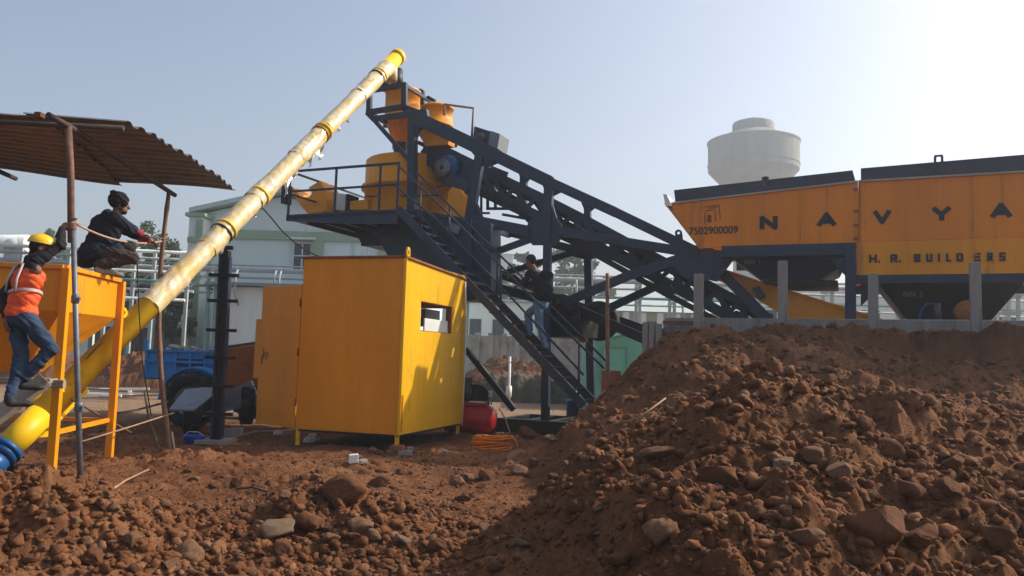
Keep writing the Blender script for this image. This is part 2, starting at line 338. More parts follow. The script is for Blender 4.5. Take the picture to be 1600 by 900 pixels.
# letters made of strokes, x 0..w, y 0..1
GL = {'N': [((0, 0), (0, 1)), ((0, 1), (1, 0)), ((1, 0), (1, 1))], 'A': [((0, 0), (.5, 1)), ((.5, 1), (1, 0)), ((.2, .3), (.8, .3))],
      'V': [((0, 1), (.5, 0)), ((.5, 0), (1, 1))], 'Y': [((0, 1), (.5, .45)), ((1, 1), (.5, .45)), ((.5, .5), (.5, 0))],
      'H': [((0, 0), (0, 1)), ((1, 0), (1, 1)), ((0, .5), (1, .5))], 'R': [((0, 0), (0, 1)), ((0, 1), (1, 1)), ((1, 1), (1, .5)), ((0, .5), (1, .5)), ((.55, .5), (1, 0))],
      'B': [((0, 0), (0, 1)), ((0, 1), (1, 1)), ((1, 1), (1, 0)), ((0, .5), (1, .5)), ((0, 0), (1, 0))], 'U': [((0, 1), (0, 0)), ((0, 0), (1, 0)), ((1, 0), (1, 1))],
      'I': [((.5, 0), (.5, 1))], 'L': [((0, 1), (0, 0)), ((0, 0), (1, 0))], 'D': [((0, 0), (0, 1)), ((0, 1), (.8, 1)), ((.8, 1), (1, .8)), ((1, .8), (1, .2)), ((1, .2), (.8, 0)), ((0, 0), (.8, 0))],
      'E': [((0, 0), (0, 1)), ((0, 1), (1, 1)), ((0, .5), (.85, .5)), ((0, 0), (1, 0))], 'S': [((0, 0), (1, 0)), ((1, 0), (1, .5)), ((0, .5), (1, .5)), ((0, .5), (0, 1)), ((0, 1), (1, 1))],
      '.': [((0, 0), (0.12, 0))], '1': [((.5, 0), (.5, 1)), ((.5, 1), (.25, .8))], '3': [((0, 0), (1, 0)), ((1, 0), (1, 1)), ((0, 1), (1, 1)), ((.2, .5), (1, .5))], '7': [((0, 1), (1, 1)), ((1, 1), (.4, 0))]}
def glyph(mb, ch, o, ux, uz, w, h, st, n, d=0.004):
    ux = V(ux); uz = V(uz); n = V(n)
    for i, (a, b) in enumerate(GL[ch]):
        hx = max(w-st, .001); hz = h-st
        p = o+ux*(st/2+a[0]*hx)+uz*(st/2+a[1]*hz); q = o+ux*(st/2+b[0]*hx)+uz*(st/2+b[1]*hz)
        t = (q-p).normalized()*(st/2) if not (ch in 'NAVY') else (q-p).normalized()*(st*.28)
        mb.bar(p-t+n*(d+i*0.0006), q+t+n*(d+i*0.0006), st, 0.002, n)
def text_mesh(name, body, p, ux, uz, h, m, parent, off=0.0, width=None):
    cu = bpy.data.curves.new(name, 'FONT'); cu.body = body; cu.size = 1.0; cu.extrude = 0.002; cu.offset = off
    t = bpy.data.objects.new(name, cu); COL.objects.link(t)
    dg = bpy.context.evaluated_depsgraph_get(); me = bpy.data.meshes.new_from_object(t.evaluated_get(dg)); bpy.data.objects.remove(t)
    me.name = name; co_ = np.array([v.co[:] for v in me.vertices]); mn = co_.min(0); mx = co_.max(0)
    sy = h/(mx[1]-mn[1]); sx = (width/(mx[0]-mn[0])) if width else sy
    org = V((0, 0, 0)); q = parent
    while q is not None: org = org+q.location; q = q.parent
    ux = V(ux); uz = V(uz); n = ux.cross(uz)
    for v in me.vertices: v.co = V(p)+ux*((v.co.x-mn[0])*sx)+uz*((v.co.y-mn[1])*sy)+n*v.co.z-org
    me.materials.clear(); me.materials.append(m); o = bpy.data.objects.new(name, me); COL.objects.link(o); o.parent = parent; return o
# ================================================================== SETTING: ground
def make_ground():
    ang = np.concatenate([np.linspace(-80, -45, 26)[:-1], np.linspace(-45, 45, 1400), np.linspace(45, 80, 26)[1:]])*math.pi/180
    rad = np.concatenate([np.linspace(0.3, 2.6, 12)[:-1], 2.6*(22/2.6)**(np.linspace(0, 1, 800)), 22*(6000/22)**(np.linspace(0, 1, 90)[1:])])
    A, D = np.meshgrid(ang, rad, indexing='ij'); x = D*np.sin(A); y = D*np.cos(A); z = terr(x.ravel(), y.ravel()).reshape(x.shape)
    na, nr = x.shape; co_ = np.stack([x, y, z], -1).reshape(-1, 3).astype(np.float32)
    i = np.arange(na-1)[:, None]*nr + np.arange(nr-1)[None, :]; q = np.stack([i, i+1, i+nr+1, i+nr], -1).reshape(-1, 4)
    me = bpy.data.meshes.new('ground'); me.vertices.add(len(co_)); me.vertices.foreach_set('co', co_.ravel())
    me.loops.add(q.size); me.loops.foreach_set('vertex_index', q.ravel().astype(np.int32)); me.polygons.add(len(q))
    me.polygons.foreach_set('loop_start', (np.arange(len(q))*4).astype(np.int32)); me.polygons.foreach_set('loop_total', np.full(len(q), 4, np.int32))
    me.polygons.foreach_set('use_smooth', np.ones(len(q), bool)); me.update(); me.validate(); me.flip_normals()
    me.materials.append(soil); o = bpy.data.objects.new('ground', me); COL.objects.link(o); struct(o); o['label'] = 'loose reddish brown soil heaped up to the right'
make_ground()
# ================================================================== BACKGROUND
def wbox(mb, px0, px1, ytop, ybot, Y, depth):      # box whose front face spans these pixels at depth Y
    a = P(px0, ytop, Y); b = P(px1, ytop, Y); zt = (a.z+b.z)/2; zb = P((px0+px1)/2, ybot, Y).z
    return mb.box(((a.x+b.x)/2, Y+depth/2, (zt+zb)/2), (b.x-a.x, depth, zt-zb))
def factory():
    Y = 38.0; a = P(300, 575, Y); t = thing('factory_building', 'pale mint gabled factory building with green bands behind the yard', 'building', (P(450, 575, Y).x, Y, 0))
    xl = P(310, 400, Y).x; xr = P(640, 400, Y).x; ze = P(311, 334, Y).z; zr = P(447, 306, Y).z; xm = P(447, 306, Y).x; zre = ze-1.2
    m = MB(); m.prism([(xl, Y, 0), (xr, Y, 0), (xr, Y, zre), (xm, Y, zr), (xl, Y, ze)], (0, 26, 0)); w_ = m.build('wall', mint, t)
    m = MB()
    for p, q in (((xl-.4, ze-.02), (xm, zr+.1)), ((xm, zr+.1), (xr+.4, zre-.1))):
        m.prism([(p[0], Y-.5, p[1]), (q[0], Y-.5, q[1]), (q[0], Y-.5, q[1]+.22), (p[0], Y-.5, p[1]+.22)], (0, 27, 0))
    m.build('roof', roofm, t)
    m = MB(); zb = P(400, 367, Y).z
    m.box(((xl+xr)/2, Y-.07, zb), (xr-xl, .14, .42)); m.box(((xl+xr)/2, Y-.06, ze-.9), (xr-xl, .12, .16))
    for px in (316, 496, 600): m.box((P(px, 400, Y).x, Y-.1, zb/2+.0), (.55, .2, zb-.3))
    m.build('trim', greentrim, t)
    # upper window
    c = P(473, 402, Y); f = MB(); f.box((c.x, Y-.05, c.z), (.85, .1, 1.35)); fo = f.build('window', glass, t)
    f = MB(); [f.box((c.x+dx, Y-.13, c.z), (.05, .05, 1.35)) for dx in (-.42, 0, .42)]; [f.box((c.x, Y-.131, c.z+dz), (.9, .05, .05)) for dz in (-.67, 0.05, .67)]; f.build('window_frame', mintw, fo)
    f = MB(); f.box((c.x, Y-.25, c.z+.85), (1.3, .5, .08)); f.build('canopy', mintw, t)
    # lower lean-to in white with low roof
    m = MB(); x0 = P(330, 500, Y-4).x; x1 = P(640, 500, Y-4).x; zt = P(400, 449, Y-4).z
    m.box(((x0+x1)/2, Y-2, zt/2), (x1-x0, 4, zt)); m.build('annex', mintw, t)
    m = MB(); m.box(((x0+x1)/2, Y-2.2, zt+.1), (x1-x0+.4, 4.4, .12)); m.build('annex_roof', grey, t)
    # stair tower at the left
    m = MB(); xt0 = P(292, 400, Y-1).x; xt1 = P(313, 400, Y-1).x; ztt = P(300, 338, Y-1).z
    m.box(((xt0+xt1)/2, Y+1, ztt/2), (xt1-xt0, 4, ztt)); m.build('stair_tower', mintw, t)
    m = MB(); m.box(((xt0+xt1)/2, Y+1, ztt+.08), (xt1-xt0+.3, 4.3, .16)); m.box(((xt0+xt1)/2, Y-1.05, ztt-1.1), (xt1-xt0, .1, .25)); m.box((xt1-.1, Y-1.06, ztt/2), (.3, .12, ztt-.3)); m.build('tower_trim', greentrim, t)
    # low brown wing with the big window
    m = MB(); xb0 = P(150, 500, Y+3).x; xb1 = P(300, 500, Y+3).x; zl = P(230, 512, Y+3).z; zh = P(230, 432, Y+3).z
    m.box(((xb0+xb1)/2, Y+5, zl/2), (xb1-xb0, 4, zl)); m.build('plinth', brownw, t)
    m = MB(); m.box(((xb0+xb1)/2, Y+5.05, (zl+zh)/2), (xb1-xb0, 3.9, zh-zl)); m.build('wing_wall', mintw, t)
    g = MB(); cx = P(262, 475, Y+3).x; cz = P(262, 475, Y+3).z; g.box((cx, Y+2.98, cz), (1.7, .1, 1.9)); go = g.build('window', glass, t)
    g = MB(); [g.box((cx+d, Y+2.9, cz), (.09, .1, 1.95)) for d in (-.85, 0, .85)]; g.box((cx, Y+2.88, cz-.97), (1.9, .12, .14)); g.build('window_frame', white, go)
factory()
def warehouse():
    t = thing('warehouse', 'long low pale warehouse with cream piers seen behind the bamboo pole', 'building', (P(1030, 580, 46).x, 46, 0)); Y = 46
    x0 = P(935, 480, Y).x; x1 = P(1180, 480, Y).x; zt = P(1000, 487, Y).z; zr = P(1000, 462, Y).z
    m = MB(); m.box(((x0+x1)/2, Y+6, zt/2), (x1-x0, 12, zt)); m.build('wall', creamw, t)
    m = MB(); m.prism([(x0-.3, Y-.4, zt), (x0-.3, Y+12.4, zt), (x0-.3, Y+6, zr+.4)], (x1-x0+.6, 0, 0)); m.build('roof', roofm, t)
    m = MB()
    for i in range(9): m.box((x0+.6+i*(x1-x0-1.2)/8, Y-.1, zt/2), (.35, .2, zt-.1))
    m.build('pier', mintw, t)
    for i in range(8):
        w_ = MB(); w_.box((x0+.6+(i+.5)*(x1-x0-1.2)/8, Y-.03, zt-.9), (.8, .06, .7)); w_.build('window', glass, t)
warehouse()
def block(name, label, px0, px1, yt, Y, depth, m_, wins=0, roofc=None, cat='building'):
    x0 = P(px0, yt, Y).x; x1 = P(px1, yt, Y).x; zt = P((px0+px1)/2, yt, Y).z
    t = thing(name, label, cat, ((x0+x1)/2, Y, 0))
    m = MB(); m.box(((x0+x1)/2, Y+depth/2, zt/2), (x1-x0, depth, zt)); m.build('wall', m_, t)
    m = MB(); m.box(((x0+x1)/2, Y+depth/2, zt+.12), (x1-x0+.5, depth+.5, .24)); m.build('roof', roofc or roofm, t)
    for i in range(wins):
        w_ = MB(); cx = x0+(i+.5)*(x1-x0)/wins; w_.box((cx, Y-.03, zt*.66), ((x1-x0)/wins*.5, .06, zt*.24)); w_.build('window', glass, t)
    return t
block('storage_building', 'low pale building behind the stairs and the man on them', 690, 905, 474, 58, 10, mintw, 6)
block('apartment_block', 'hazy multi-storey apartment block far behind the staircase', 748, 800, 398, 150, 14, mintw, 3)
block('factory_hall', 'long teal-white hall seen under the two aggregate bins', 1120, 1760, 452, 52, 14, mintw, 12)
block('utility_hall', 'long pale hall behind the pipe rack at the far left edge', -160, 150, 430, 50, 10, mintw, 6)
def green_shed():
    Y = 24.0; t = thing('green_shed', 'turquoise sheet metal shed beside the retaining wall', 'shed', (P(966, 590, Y).x, Y, 0.1))
    x0 = P(925, 560, Y).x; x1 = P(1040, 560, Y).x; zt = P(960, 534, Y).z; zr = P(965, 522, Y).z
    m = MB(); m.prism([(x0, Y, .0), (x1, Y, 0), (x1, Y, zt), ((x0+x1)/2, Y, zr), (x0, Y, zt)], (0, 3.5, 0)); m.build('wall', turq, t)
    m = MB(); m.prism([(x0-.1, Y-.12, zt-.02), ((x0+x1)/2, Y-.12, zr+.02), (x1+.1, Y-.12, zt-.02), ((x0+x1)/2, Y-.12, zr+.09)], (0, 3.7, 0)); m.build('roof', turq, t)
    c = P(960, 560, Y); m = MB(); m.box((c.x, Y-.03, c.z-.25), (.72, .05, 1.15)); d = m.build('door', turq, t)
    m = MB(); [m.box((c.x+sx*.36, Y-.07, c.z-.25), (.03, .03, 1.15)) for sx in (-1, 1)]; m.box((c.x, Y-.07, c.z+.33), (.75, .03, .03)); m.box((c.x, Y-.07, c.z-.5), (.75, .03, .03)); m.build('door_frame', pipegreen, d)
green_shed()
def boundary_wall():
    Y = 44; m = MB(); x0 = P(640, 540, Y).x; x1 = P(935, 540, Y).x; zt = P(790, 524, Y).z
    n = 14
    for i in range(n):
        w_ = (x1-x0)/n; m.box((x0+(i+.5)*w_, Y, zt/2-.02*(i % 3)), (w_-.03, .2, zt-.02*(i % 3)))
    for i in range(n+1): m.box((x0+i*(x1-x0)/n, Y-.05, zt/2+.05), (.28, .34, zt+.1))
    tag(m.build('boundary_wall', greyw), 'grey precast boundary wall across the yard behind the stairs', 'wall')
boundary_wall()
def pipe_rack():
    Y = 34.0; t = thing('pipe_rack', 'overhead rack of grey and green pipes crossing behind the plant', 'pipe rack', (P(800, 560, Y).x, Y, 0))
    xs = (P(-120, 430, Y).x, P(1700, 430, Y).x)
    for z, r, mm, dy in ((4.92, .11, pipegrey, 0), (4.62, .05, pipegrey, .35), (4.22, .06, pipegreen, .2), (5.2, .04, pipegrey, .8), (3.95, .04, pipegrey, .6)):
        m = MB(); m.tube([(xs[0], Y+dy, z), (xs[1], Y+dy, z)], r, 10); m.build('pipe', mm, t)
    for px in (60, 128, 185, 243, 326, 338, 560, 730, 862, 1000, 1054, 1300, 1420, 1575, 1590):
        p = P(px, 450, Y); m = MB(); m.bar((p.x, Y, 0), (p.x, Y, 5.0), .12); m.bar((p.x, Y+1, 0), (p.x, Y+1, 5.2), .12); m.bar((p.x, Y-.2, 4.76), (p.x, Y+1.2, 4.76), .1); m.bar((p.x, Y-.2, 4.08), (p.x, Y+1.2, 4.08), .1)
        m.build('post', pipegreen if px < 900 else pipegrey, t)
    for px in (432, 440, 372, 900, 1064):
        p = P(px, 440, Y); m = MB(); m.tube([(p.x, Y-.1, 4.9), (p.x, Y-.35, 4.7), (p.x, Y-.35, 3.9), (p.x+.1, Y-.1, 3.4)], .045, 8); m.build('branch_pipe', pipegrey, t)
pipe_rack()
def left_rack():
    Y = 28.0; t = thing('pipe_bridge', 'low pipe bridge with many thin pipes behind the climbing worker', 'pipe rack', (P(60, 560, Y).x, Y, 0))
    x0 = P(-60, 420, Y).x; x1 = P(292, 420, Y).x
    for i, (py, r, mm) in enumerate(((388, .06, mintw), (397, .05, pipegrey), (408, .05, pipegrey), (419, .05, mintw), (432, .05, pipegreen), (446, .05, pipegrey), (462, .05, mintw))):
        z = P(120, py, Y).z; m = MB(); m.tube([(x0, Y+(i % 3)*.35, z+.05), (x1, Y+(i % 3)*.35, z-.05)], r, 8); m.build('pipe', mm, t)
    for px in (20, 96, 158, 200, 232, 286):
        p = P(px, 430, Y); m = MB(); m.bar((p.x, Y+.4, 0), (p.x, Y+.4, P(120, 385, Y).z), .11); m.build('post', pipegrey, t)
        m = MB(); m.bar((p.x, Y+.4, 3.6), (p.x+1.2, Y+.4, 4.6), .05); m.build('brace', pipegrey, t)
left_rack()
def storage_tank():
    Y = 42; t = thing('storage_tank', 'white horizontal storage tank beyond the pipes at the far left', 'tank', P(30, 420, Y))
    a = P(-80, 381, Y); b = P(44, 380, Y); c = P(10, 368, Y)
    m = MB(); m.tube([a, b], .45, 20); m.build('pipeline', mintw, t)
    m = MB(); m.lathe(P(26, 385, Y), [(.62, -.1), (.62, .15), (.5, .32), (.3, .42), (.01, .47)], 24); m.build('dome', white, t)
    m = MB(); m.bar((P(26, 385, Y).x, Y, 0), (P(26, 385, Y).x, Y, P(26, 385, Y).z-.1), .8); m.bar((a.x, Y, 0), (a.x, Y, a.z), .4); m.build('support', pipegrey, t)
storage_tank()
def water_tower():
    D = 150.0; base = P(1176, 500, D); k = D/FPX; cx, cy = base.x, D
    t = thing('water_tower', 'tall round concrete water tower rising behind the orange bins', 'water tower', (cx, cy, 0))
    def z(py): return P(1176, py, D).z
    s = 1.035
    m = MB(); m.lathe((cx, cy, 0), [(3.6, 0), (3.6, z(300)), (6.1*s, z(286)), (8.1*s, z(268)), (8.15*s, z(226)), (8.0*s, z(223)), (4.1, z(208)), (3.95, z(207))], 72, smooth=False)
    m.build('tank', towerc, t)
    m = MB(); m.lathe((cx, cy, 0), [(8.1*s, z(260)-.1), (8.24*s, z(260)), (8.24*s, z(258.5)), (8.1*s, z(258))], 56, smooth=False)
    m.lathe((cx, cy, 0), [(8.2*s, z(225)-.2), (8.34*s, z(225)), (8.34*s, z(223)), (7.9*s, z(223)+.1)], 56); m.build('ring_beam', towerc, t)
    m = MB(); m.lathe((cx, cy, 0), [(3.9, z(210)), (3.9, z(195)), (3.75, z(193)), (2.6, z(189.5)), (.01, z(188))], 48); m.build('cupola', towerc, t)
    m = MB(); m.tube([(cx, cy, z(189)), (cx, cy, z(183))], .18, 8); m.build('finial', towerc, t)
water_tower()
def tree(name, label, px, ytop, ybase, Y, wpx, seed, mi=0, dens=1.0, trunkh=0.35):
    rng = random.Random(seed); base = P(px, ybase, Y); top = P(px, ytop, Y).z; x, y = base.x, Y; H = top; Wd = wpx/FPX*Y/2
    t = thing(name, label, 'tree', (x, y, 0)); m = MB()
    m.tube([(x, y, -.1), (x+rng.uniform(-.2, .2), y, H*.3), (x+rng.uniform(-.4, .4), y, H*.62)], [H*.03, H*.022, H*.012], 8)
    ends = []
    for i in range(9):
        h0 = H*rng.uniform(.28, .6); a = rng.uniform(0, 6.28); r_ = Wd*rng.uniform(.45, .85); e = V((x+math.cos(a)*r_, y+math.sin(a)*r_*.8, min(H*.93, h0+H*rng.uniform(.1, .35))))
        m.tube([(x, y, h0), V((x, y, h0)).lerp(e, .5)+V((0, 0, -.1)), e], [H*.012, H*.008, H*.003], 5); ends.append(e)
    m.build('trunk', bark, t)
    cl = MB(); clumps = []
    for i in range(26):
        a = rng.uniform(0, 6.28); hh = rng.uniform(.42, .95); rr = Wd*math.sqrt(max(.05, 1-((hh-.62)/.40)**2))*rng.uniform(.25, .95)
        clumps.append((V((x+math.cos(a)*rr, y+math.sin(a)*rr, H*hh)), Wd*rng.uniform(.18, .36)))
    clumps += [(e, Wd*.25) for e in ends]
    sz = Y/FPX*3.2
    for c, r_ in clumps:
        for k in range(int(170*dens)):
            d = V((rng.gauss(0, 1), rng.gauss(0, 1), rng.gauss(0, .8))); d.normalize(); p = c+d*r_*rng.uniform(.35, 1.05)
            n = V((rng.gauss(0, 1), rng.gauss(0, 1), rng.gauss(0, 1))).normalized(); a_ = n.orthogonal().normalized(); b_ = n.cross(a_); q = sz*rng.uniform(.6, 1.4)
            cl.add([p-a_*q, p-b_*q*.5, p+a_*q, p+b_*q*.5], [(0, 1, 2, 3)])
    k = len(cl.v); me = bpy.data.meshes.new('crown'); org = t.location; me.from_pydata([tuple(v-org) for v in cl.v], [], cl.f); me.materials.append(leafm[mi]); o = bpy.data.objects.new('crown', me); COL.objects.link(o); o.parent = t
    return t
G = 'trees beyond the yard'
def trees():
    for args in (('leafy_tree', 'leafy green tree behind the squatting man\'s hands', 238, 342, 560, 48, 92, 1, 1),
                 ('leafy_tree', 'low dark tree just left of the thin bamboo pole', 205, 398, 560, 35, 72, 2, 0),
                 ('leafy_tree', 'dark low tree behind the wrapped tube, right of the bamboo pole', 270, 424, 560, 35.5, 62, 3, 0),
                 ('leafy_tree', 'small far rounded tree above the yellow helmet', 66, 352, 545, 95, 66, 4, 1),
                 ('leafy_tree', 'broad hazy tree filling the gap right of the steel column', 885, 386, 575, 78, 96, 5, 0),
                 ('leafy_tree', 'hazy tree right behind the walking man\'s head', 815, 392, 575, 84, 60, 6, 0),
                 ('leafy_tree', 'thin hazy tree left of the bamboo pole top', 940, 424, 575, 100, 44, 7, 0),
                 ('leafy_tree', 'low hazy tree in front of the apartment block', 768, 415, 575, 90, 60, 8, 1)):
        o = tree(*args, dens=1.0); o['group'] = G
trees()
# heaps of earth and rubble in the yard
def heap(name, label, px0, px1, ytop, Y, m_, seed, cat='heap', depth=3.0, amp=.3):
    x0 = P(px0, 560, Y).x; x1 = P(px1, 560, Y).x; zt = P((px0+px1)/2, ytop, Y).z; m = MB(); n = 70
    U, W_ = np.meshgrid(np.linspace(0, 1, n*2+1), np.linspace(0, 1, n+1), indexing='ij')
    env = np.sin(np.pi*U)**.45*np.sin(np.pi*W_)**.8; X = x0+U*(x1-x0); YY = Y-depth/2+W_*depth
    Z = zt*env*(1+amp*fbm(X*.8, YY*.8, 4, seed))+.35*env*(fbm(X*4, YY*4, 3, seed+3)+.3)*(1-cell(X*2.5, YY*2.5, seed)) - .05
    m.add([V((float(a), float(b), float(c))) for a, b, c in zip(X.ravel(), YY.ravel(), Z.ravel())], [(i*(n+1)+j, (i+1)*(n+1)+j, (i+1)*(n+1)+j+1, i*(n+1)+j+1) for i in range(2*n) for j in range(n)], True)
    o = m.build(name, m_); tag(o, label, cat); return o
heap('earth_heap', 'low brown earth heap seen under the staircase', 715, 880, 562, 33, stonered, 5, depth=4)
heap('earth_heap', 'dark overgrown bank in front of the brown heap under the stairs', 735, 900, 584, 27, mat('dark_scrub', (.06, .06, .04), .95, var=.5, scale=3, col2=(.14, .09, .06), c2amt=.5), 15, depth=2.0)
heap('rubble_heap', 'brown brick rubble heap between the orange leg and the blue trailer', 150, 300, 556, 27, stonered, 25, depth=3)
heap('earth_heap', 'grey brown heap behind the hopper legs at the left', -60, 150, 545, 30, stonered, 35, depth=4)
def scrap():
    rng = random.Random(5)
    for i in range(9):
        Y = 22+rng.uniform(-1, 1); px = rng.uniform(150, 236); a = P(px, 600, Y); a.z = .12+.05*i % .2+.05; an = rng.uniform(-.4, .4)
        m = MB(); d = V((math.cos(an), math.sin(an), rng.uniform(-.05, .05)))*rng.uniform(.5, 1.1); m.bar(a-d, a+d, .14, .06)
        tag(m.build('scrap_plank', white if i % 3 else wood), 'pale plank in the flat pile of scrap left of the blue trailer', 'plank', 'scrap planks in a flat pile')
scrap()
def white_pipe():
    b = P(795, 612, 22); m = MB(); m.tube([(b.x, 22, 0), (b.x, 22, 1.55)], [.05, .035], 10); m.tube([(b.x, 22, .45), (b.x, 22, .75)], .08, 10); tag(m.build('standpipe', white), 'thin white standpipe in the yard under the stairs', 'pipe')
white_pipe()
# ================================================================== RAISED GROUND: slab, wall, posts
def posts():
    G = 'concrete fence posts in front of the bins'
    for px, yt, yb, lab in ((1092, 428, 516, 'brownish concrete post below the round gusset of the conveyor'), (1223, 408, 520, 'concrete post in front of the orange chute plate'),
                            (1364, 428, 530, 'concrete post standing just right of the navy bin leg'), (1523, 411, 522, 'pale concrete post that splits the word on the bin, tallest on the right')):
        a = C(px, yt, 13.45); b = C(px, yb, 13.45); b = V((a.x, a.y, gz(a.x, a.y)-.12)); m = MB(); m.box((a+b)/2, (.145, .145, (a-b).length), (UU, VV, ZZ))
        o = m.build('concrete_post', conc, None, 0.008, loc=(a.x, a.y, b.z)); tag(o, lab, 'post', G)
posts()
def slab():
    a = C(1040, 512, 13.95); b = C(1800, 512, 13.95); a.z = b.z = 2.14
    m = MB(); m.bar(a, b, .14, .30, ZZ); m.box((a+b)/2+VV*2.2-ZZ*.02, ((b-a).length, 4.2, .22), (UU, VV, ZZ)); o = m.build('foundation_slab', conc, None, .01); tag(o, 'grey concrete foundation slab under the aggregate bins', 'slab')
slab()
def retaining_wall():
    p = C(1004, 505, 13.62); t = thing('retaining_wall', 'short wall of upright concrete planks holding back the dirt', 'wall', (p.x, p.y, 0.1))
    for i in range(3):
        q = p+UU*(.055+i*.115); m = MB(); zt = 2.19-.012*i; m.box((q.x, q.y, zt/2), (.095, .10, zt), (UU, VV, ZZ)); m.build('plank', conc, t, .006)
    for i in range(8):
        q = p+VV*(.2+i*.24)+UU*.03; m = MB(); zt = 2.15; m.box((q.x, q.y, zt/2), (.09, .21, zt), (UU, VV, ZZ)); m.build('plank', conc, t, .006)
    a = p+UU*.35-VV*0+ZZ*0; b = C(1090, 510, 13.75); a.z = b.z = 2.19; m = MB(); m.bar(a, b, .09, .06); m.build('coping', rustpipe, t)
retaining_wall()
def bamboo_pole():
    b = P(950, 600, 12.9); tp = P(949, 427, 12.9); z0 = gz(b.x, b.y)-.1; m = MB(); pts = []; rs = []
    for i in range(25):
        k = i/24; pts.append(V((b.x+(tp.x-b.x)*k, b.y, z0+(tp.z-z0)*k))); rs.append(.036*(1-.15*k)*(1.14 if i % 5 == 0 else 1))
    m.tube(pts, rs, 10); tag(m.build('bamboo_pole', bamboo), 'upright bamboo pole in front of the conveyor braces', 'pole')
    c = P(955, 588, 13.3); m = MB(); m.box((c.x, c.y, .75), (.26, .26, 1.2), (UU, VV, ZZ)); tag(m.build('brick_pier', brick, None, .01), 'rough reddish brick pier at the foot of the bamboo pole', 'pier')
bamboo_pole()
# ================================================================== BATCHING PLANT
cN, cF = 14.53, 16.55
def plant():
    base = C(855, 655, cN); t = thing('batching_plant', 'navy steel concrete batching plant with yellow mixer, stairs and long inclined conveyor', 'batching plant', (base.x, base.y, 0.05))
    def bars(mb, c, segs, d=.10, dd=0.0):
        for px0, py0, px1, py1, th in segs:
            a = C(px0, py0, c+dd); b = C(px1, py1, c+dd); k = (ppm(a)+ppm(b))/2; mb.bar(a, b, th/k, d, VV)
    def plate(mb, c, pts, d=.04): mb.prism([C(x, y, c) for x, y in pts], VV*d)
    # --- near truss
    m = MB()
    bars(m, cN, [(648, 183, 778, 245, 21), (776, 244, 860, 285, 19), (858, 284, 962, 332, 15), (960, 331, 1094, 396, 15)], .14)
    m.build('top_chord', navy, t, .006)
    m = MB(); bars(m, cN, [(858, 285, 856, 350, 14), (856, 348, 852, 660, 12)], .13, .003); m.build('column', navy, t, .006)
    m = MB(); bars(m, cN, [(752, 232, 733, 350, 15)], .13, .003); m.build('raked_leg', navy, t, .006)
    m = MB(); bars(m, cN, [(645, 176, 644, 336, 13)], .15, .003); m.build('tower_post', navy, t, .006)
    m = MB(); bars(m, cN, [(730, 342, 828, 361, 15), (874, 362, 1062, 392, 14)], .13, .004); m.build('main_beam', navy, t, .006)
    m = MB(); plate(m, cN-.03, [(824, 350), (832, 341), (868, 341), (877, 350), (877, 372), (868, 383), (832, 383), (824, 374)]); 
    m.build('gusset_plate', navy, t, .004)
    for pts in ([(842, 277), (858, 284), (852, 300)], [(864, 286), (884, 296), (864, 306)], [(723, 346), (733, 318), (746, 318), (757, 346)], [(728, 226), (752, 258), (760, 262), (792, 248), (770, 236)], [(839, 341), (852, 322), (864, 322), (870, 341)]): m = MB(); plate(m, cN-.034, pts, .05); m.build('gusset_plate', navy, t, .004)
    g = MB(); ctr = (1091, 411); plate(g, cN-.05, [(ctr[0]+38*math.cos(a), ctr[1]+29*math.sin(a)) for a in [k*math.pi/6+.2 for k in range(12)]], .06)
    plate(g, cN-.045, [(1056, 377), (1087, 386), (1135, 392), (1150, 400), (1128, 430), (1120, 440), (1060, 425)], .05); gp = g.build('hinge_plate', navy, t, .004)
    g = MB(); lug = C(1060, 364, cN); kk = ppm(lug); 
    plate(g, cN-.06, [(1054, 392), (1055, 366), (1066, 366), (1068, 392)], .03)
    for k in range(12):
        a0, a1 = k*math.pi/6, (k+1)*math.pi/6
        pts = [(1060+5.6*math.cos(a0), 364+5.6*math.sin(a0)), (1060+5.6*math.cos(a1), 364+5.6*math.sin(a1)), (1060+2.4*math.cos(a1), 364+2.4*math.sin(a1)), (1060+2.4*math.cos(a0), 364+2.4*math.sin(a0))]; plate(g, cN-.062, pts, .034)
    g.build('lifting_lug', navy, gp)
    # near braces
    m = MB(); bars(m, cN, [(834, 372, 760, 399, 10), (762, 398, 700, 424, 10)], .08, .01); m.build('brace', navy, t)
    m = MB(); bars(m, cN, [(1064, 404, 985, 430, 15), (986, 429, 880, 474, 14)], .08, .01); m.build('brace', navy, t)
    m = MB(); bars(m, cF-.6, [(1046, 438, 935, 489, 12)], .08); m.build('brace', navy, t)
    m = MB(); bars(m, cF, [(905, 392, 785, 428, 9)], .08); m.build('brace', navy, t)
    m = MB(); bars(m, cN, [(728, 545, 803, 640, 9)], .10); m.build('brace', black, t)
    # --- far truss
    m = MB(); bars(m, cF, [(700, 213, 818, 266, 12), (816, 265, 920, 312, 10), (918, 311, 1085, 390, 9)], .12); m.build('top_chord', navy, t)
    m = MB(); bars(m, cF, [(819, 264, 817, 340, 11)], .12, .003); m.build('column', navy, t)
    m = MB(); bars(m, cF, [(918, 312, 919, 400, 10), (919, 398, 924, 628, 12)], .12, .003); m.build('column', navy, t)
    for pts in ([(886, 384), (900, 378), (928, 392), (930, 404), (915, 406), (890, 399)], [(805, 259), (833, 272), (824, 284), (813, 278)], [(903, 304), (936, 319), (923, 330), (912, 326)]): m = MB(); plate(m, cF-.03, pts); m.build('gusset_plate', navy, t)
    m = MB(); bars(m, cF, [(700, 338, 905, 392, 12), (905, 392, 1060, 420, 11)], .12); m.build('main_beam', navy, t)
    m = MB(); bars(m, cF-.2, [(770, 275, 742, 262, 6), (770, 263, 762, 276, 8), (790, 268, 783, 290, 9), (768, 262, 792, 272, 6)], .07); m.build('idler_bracket', navy, t)
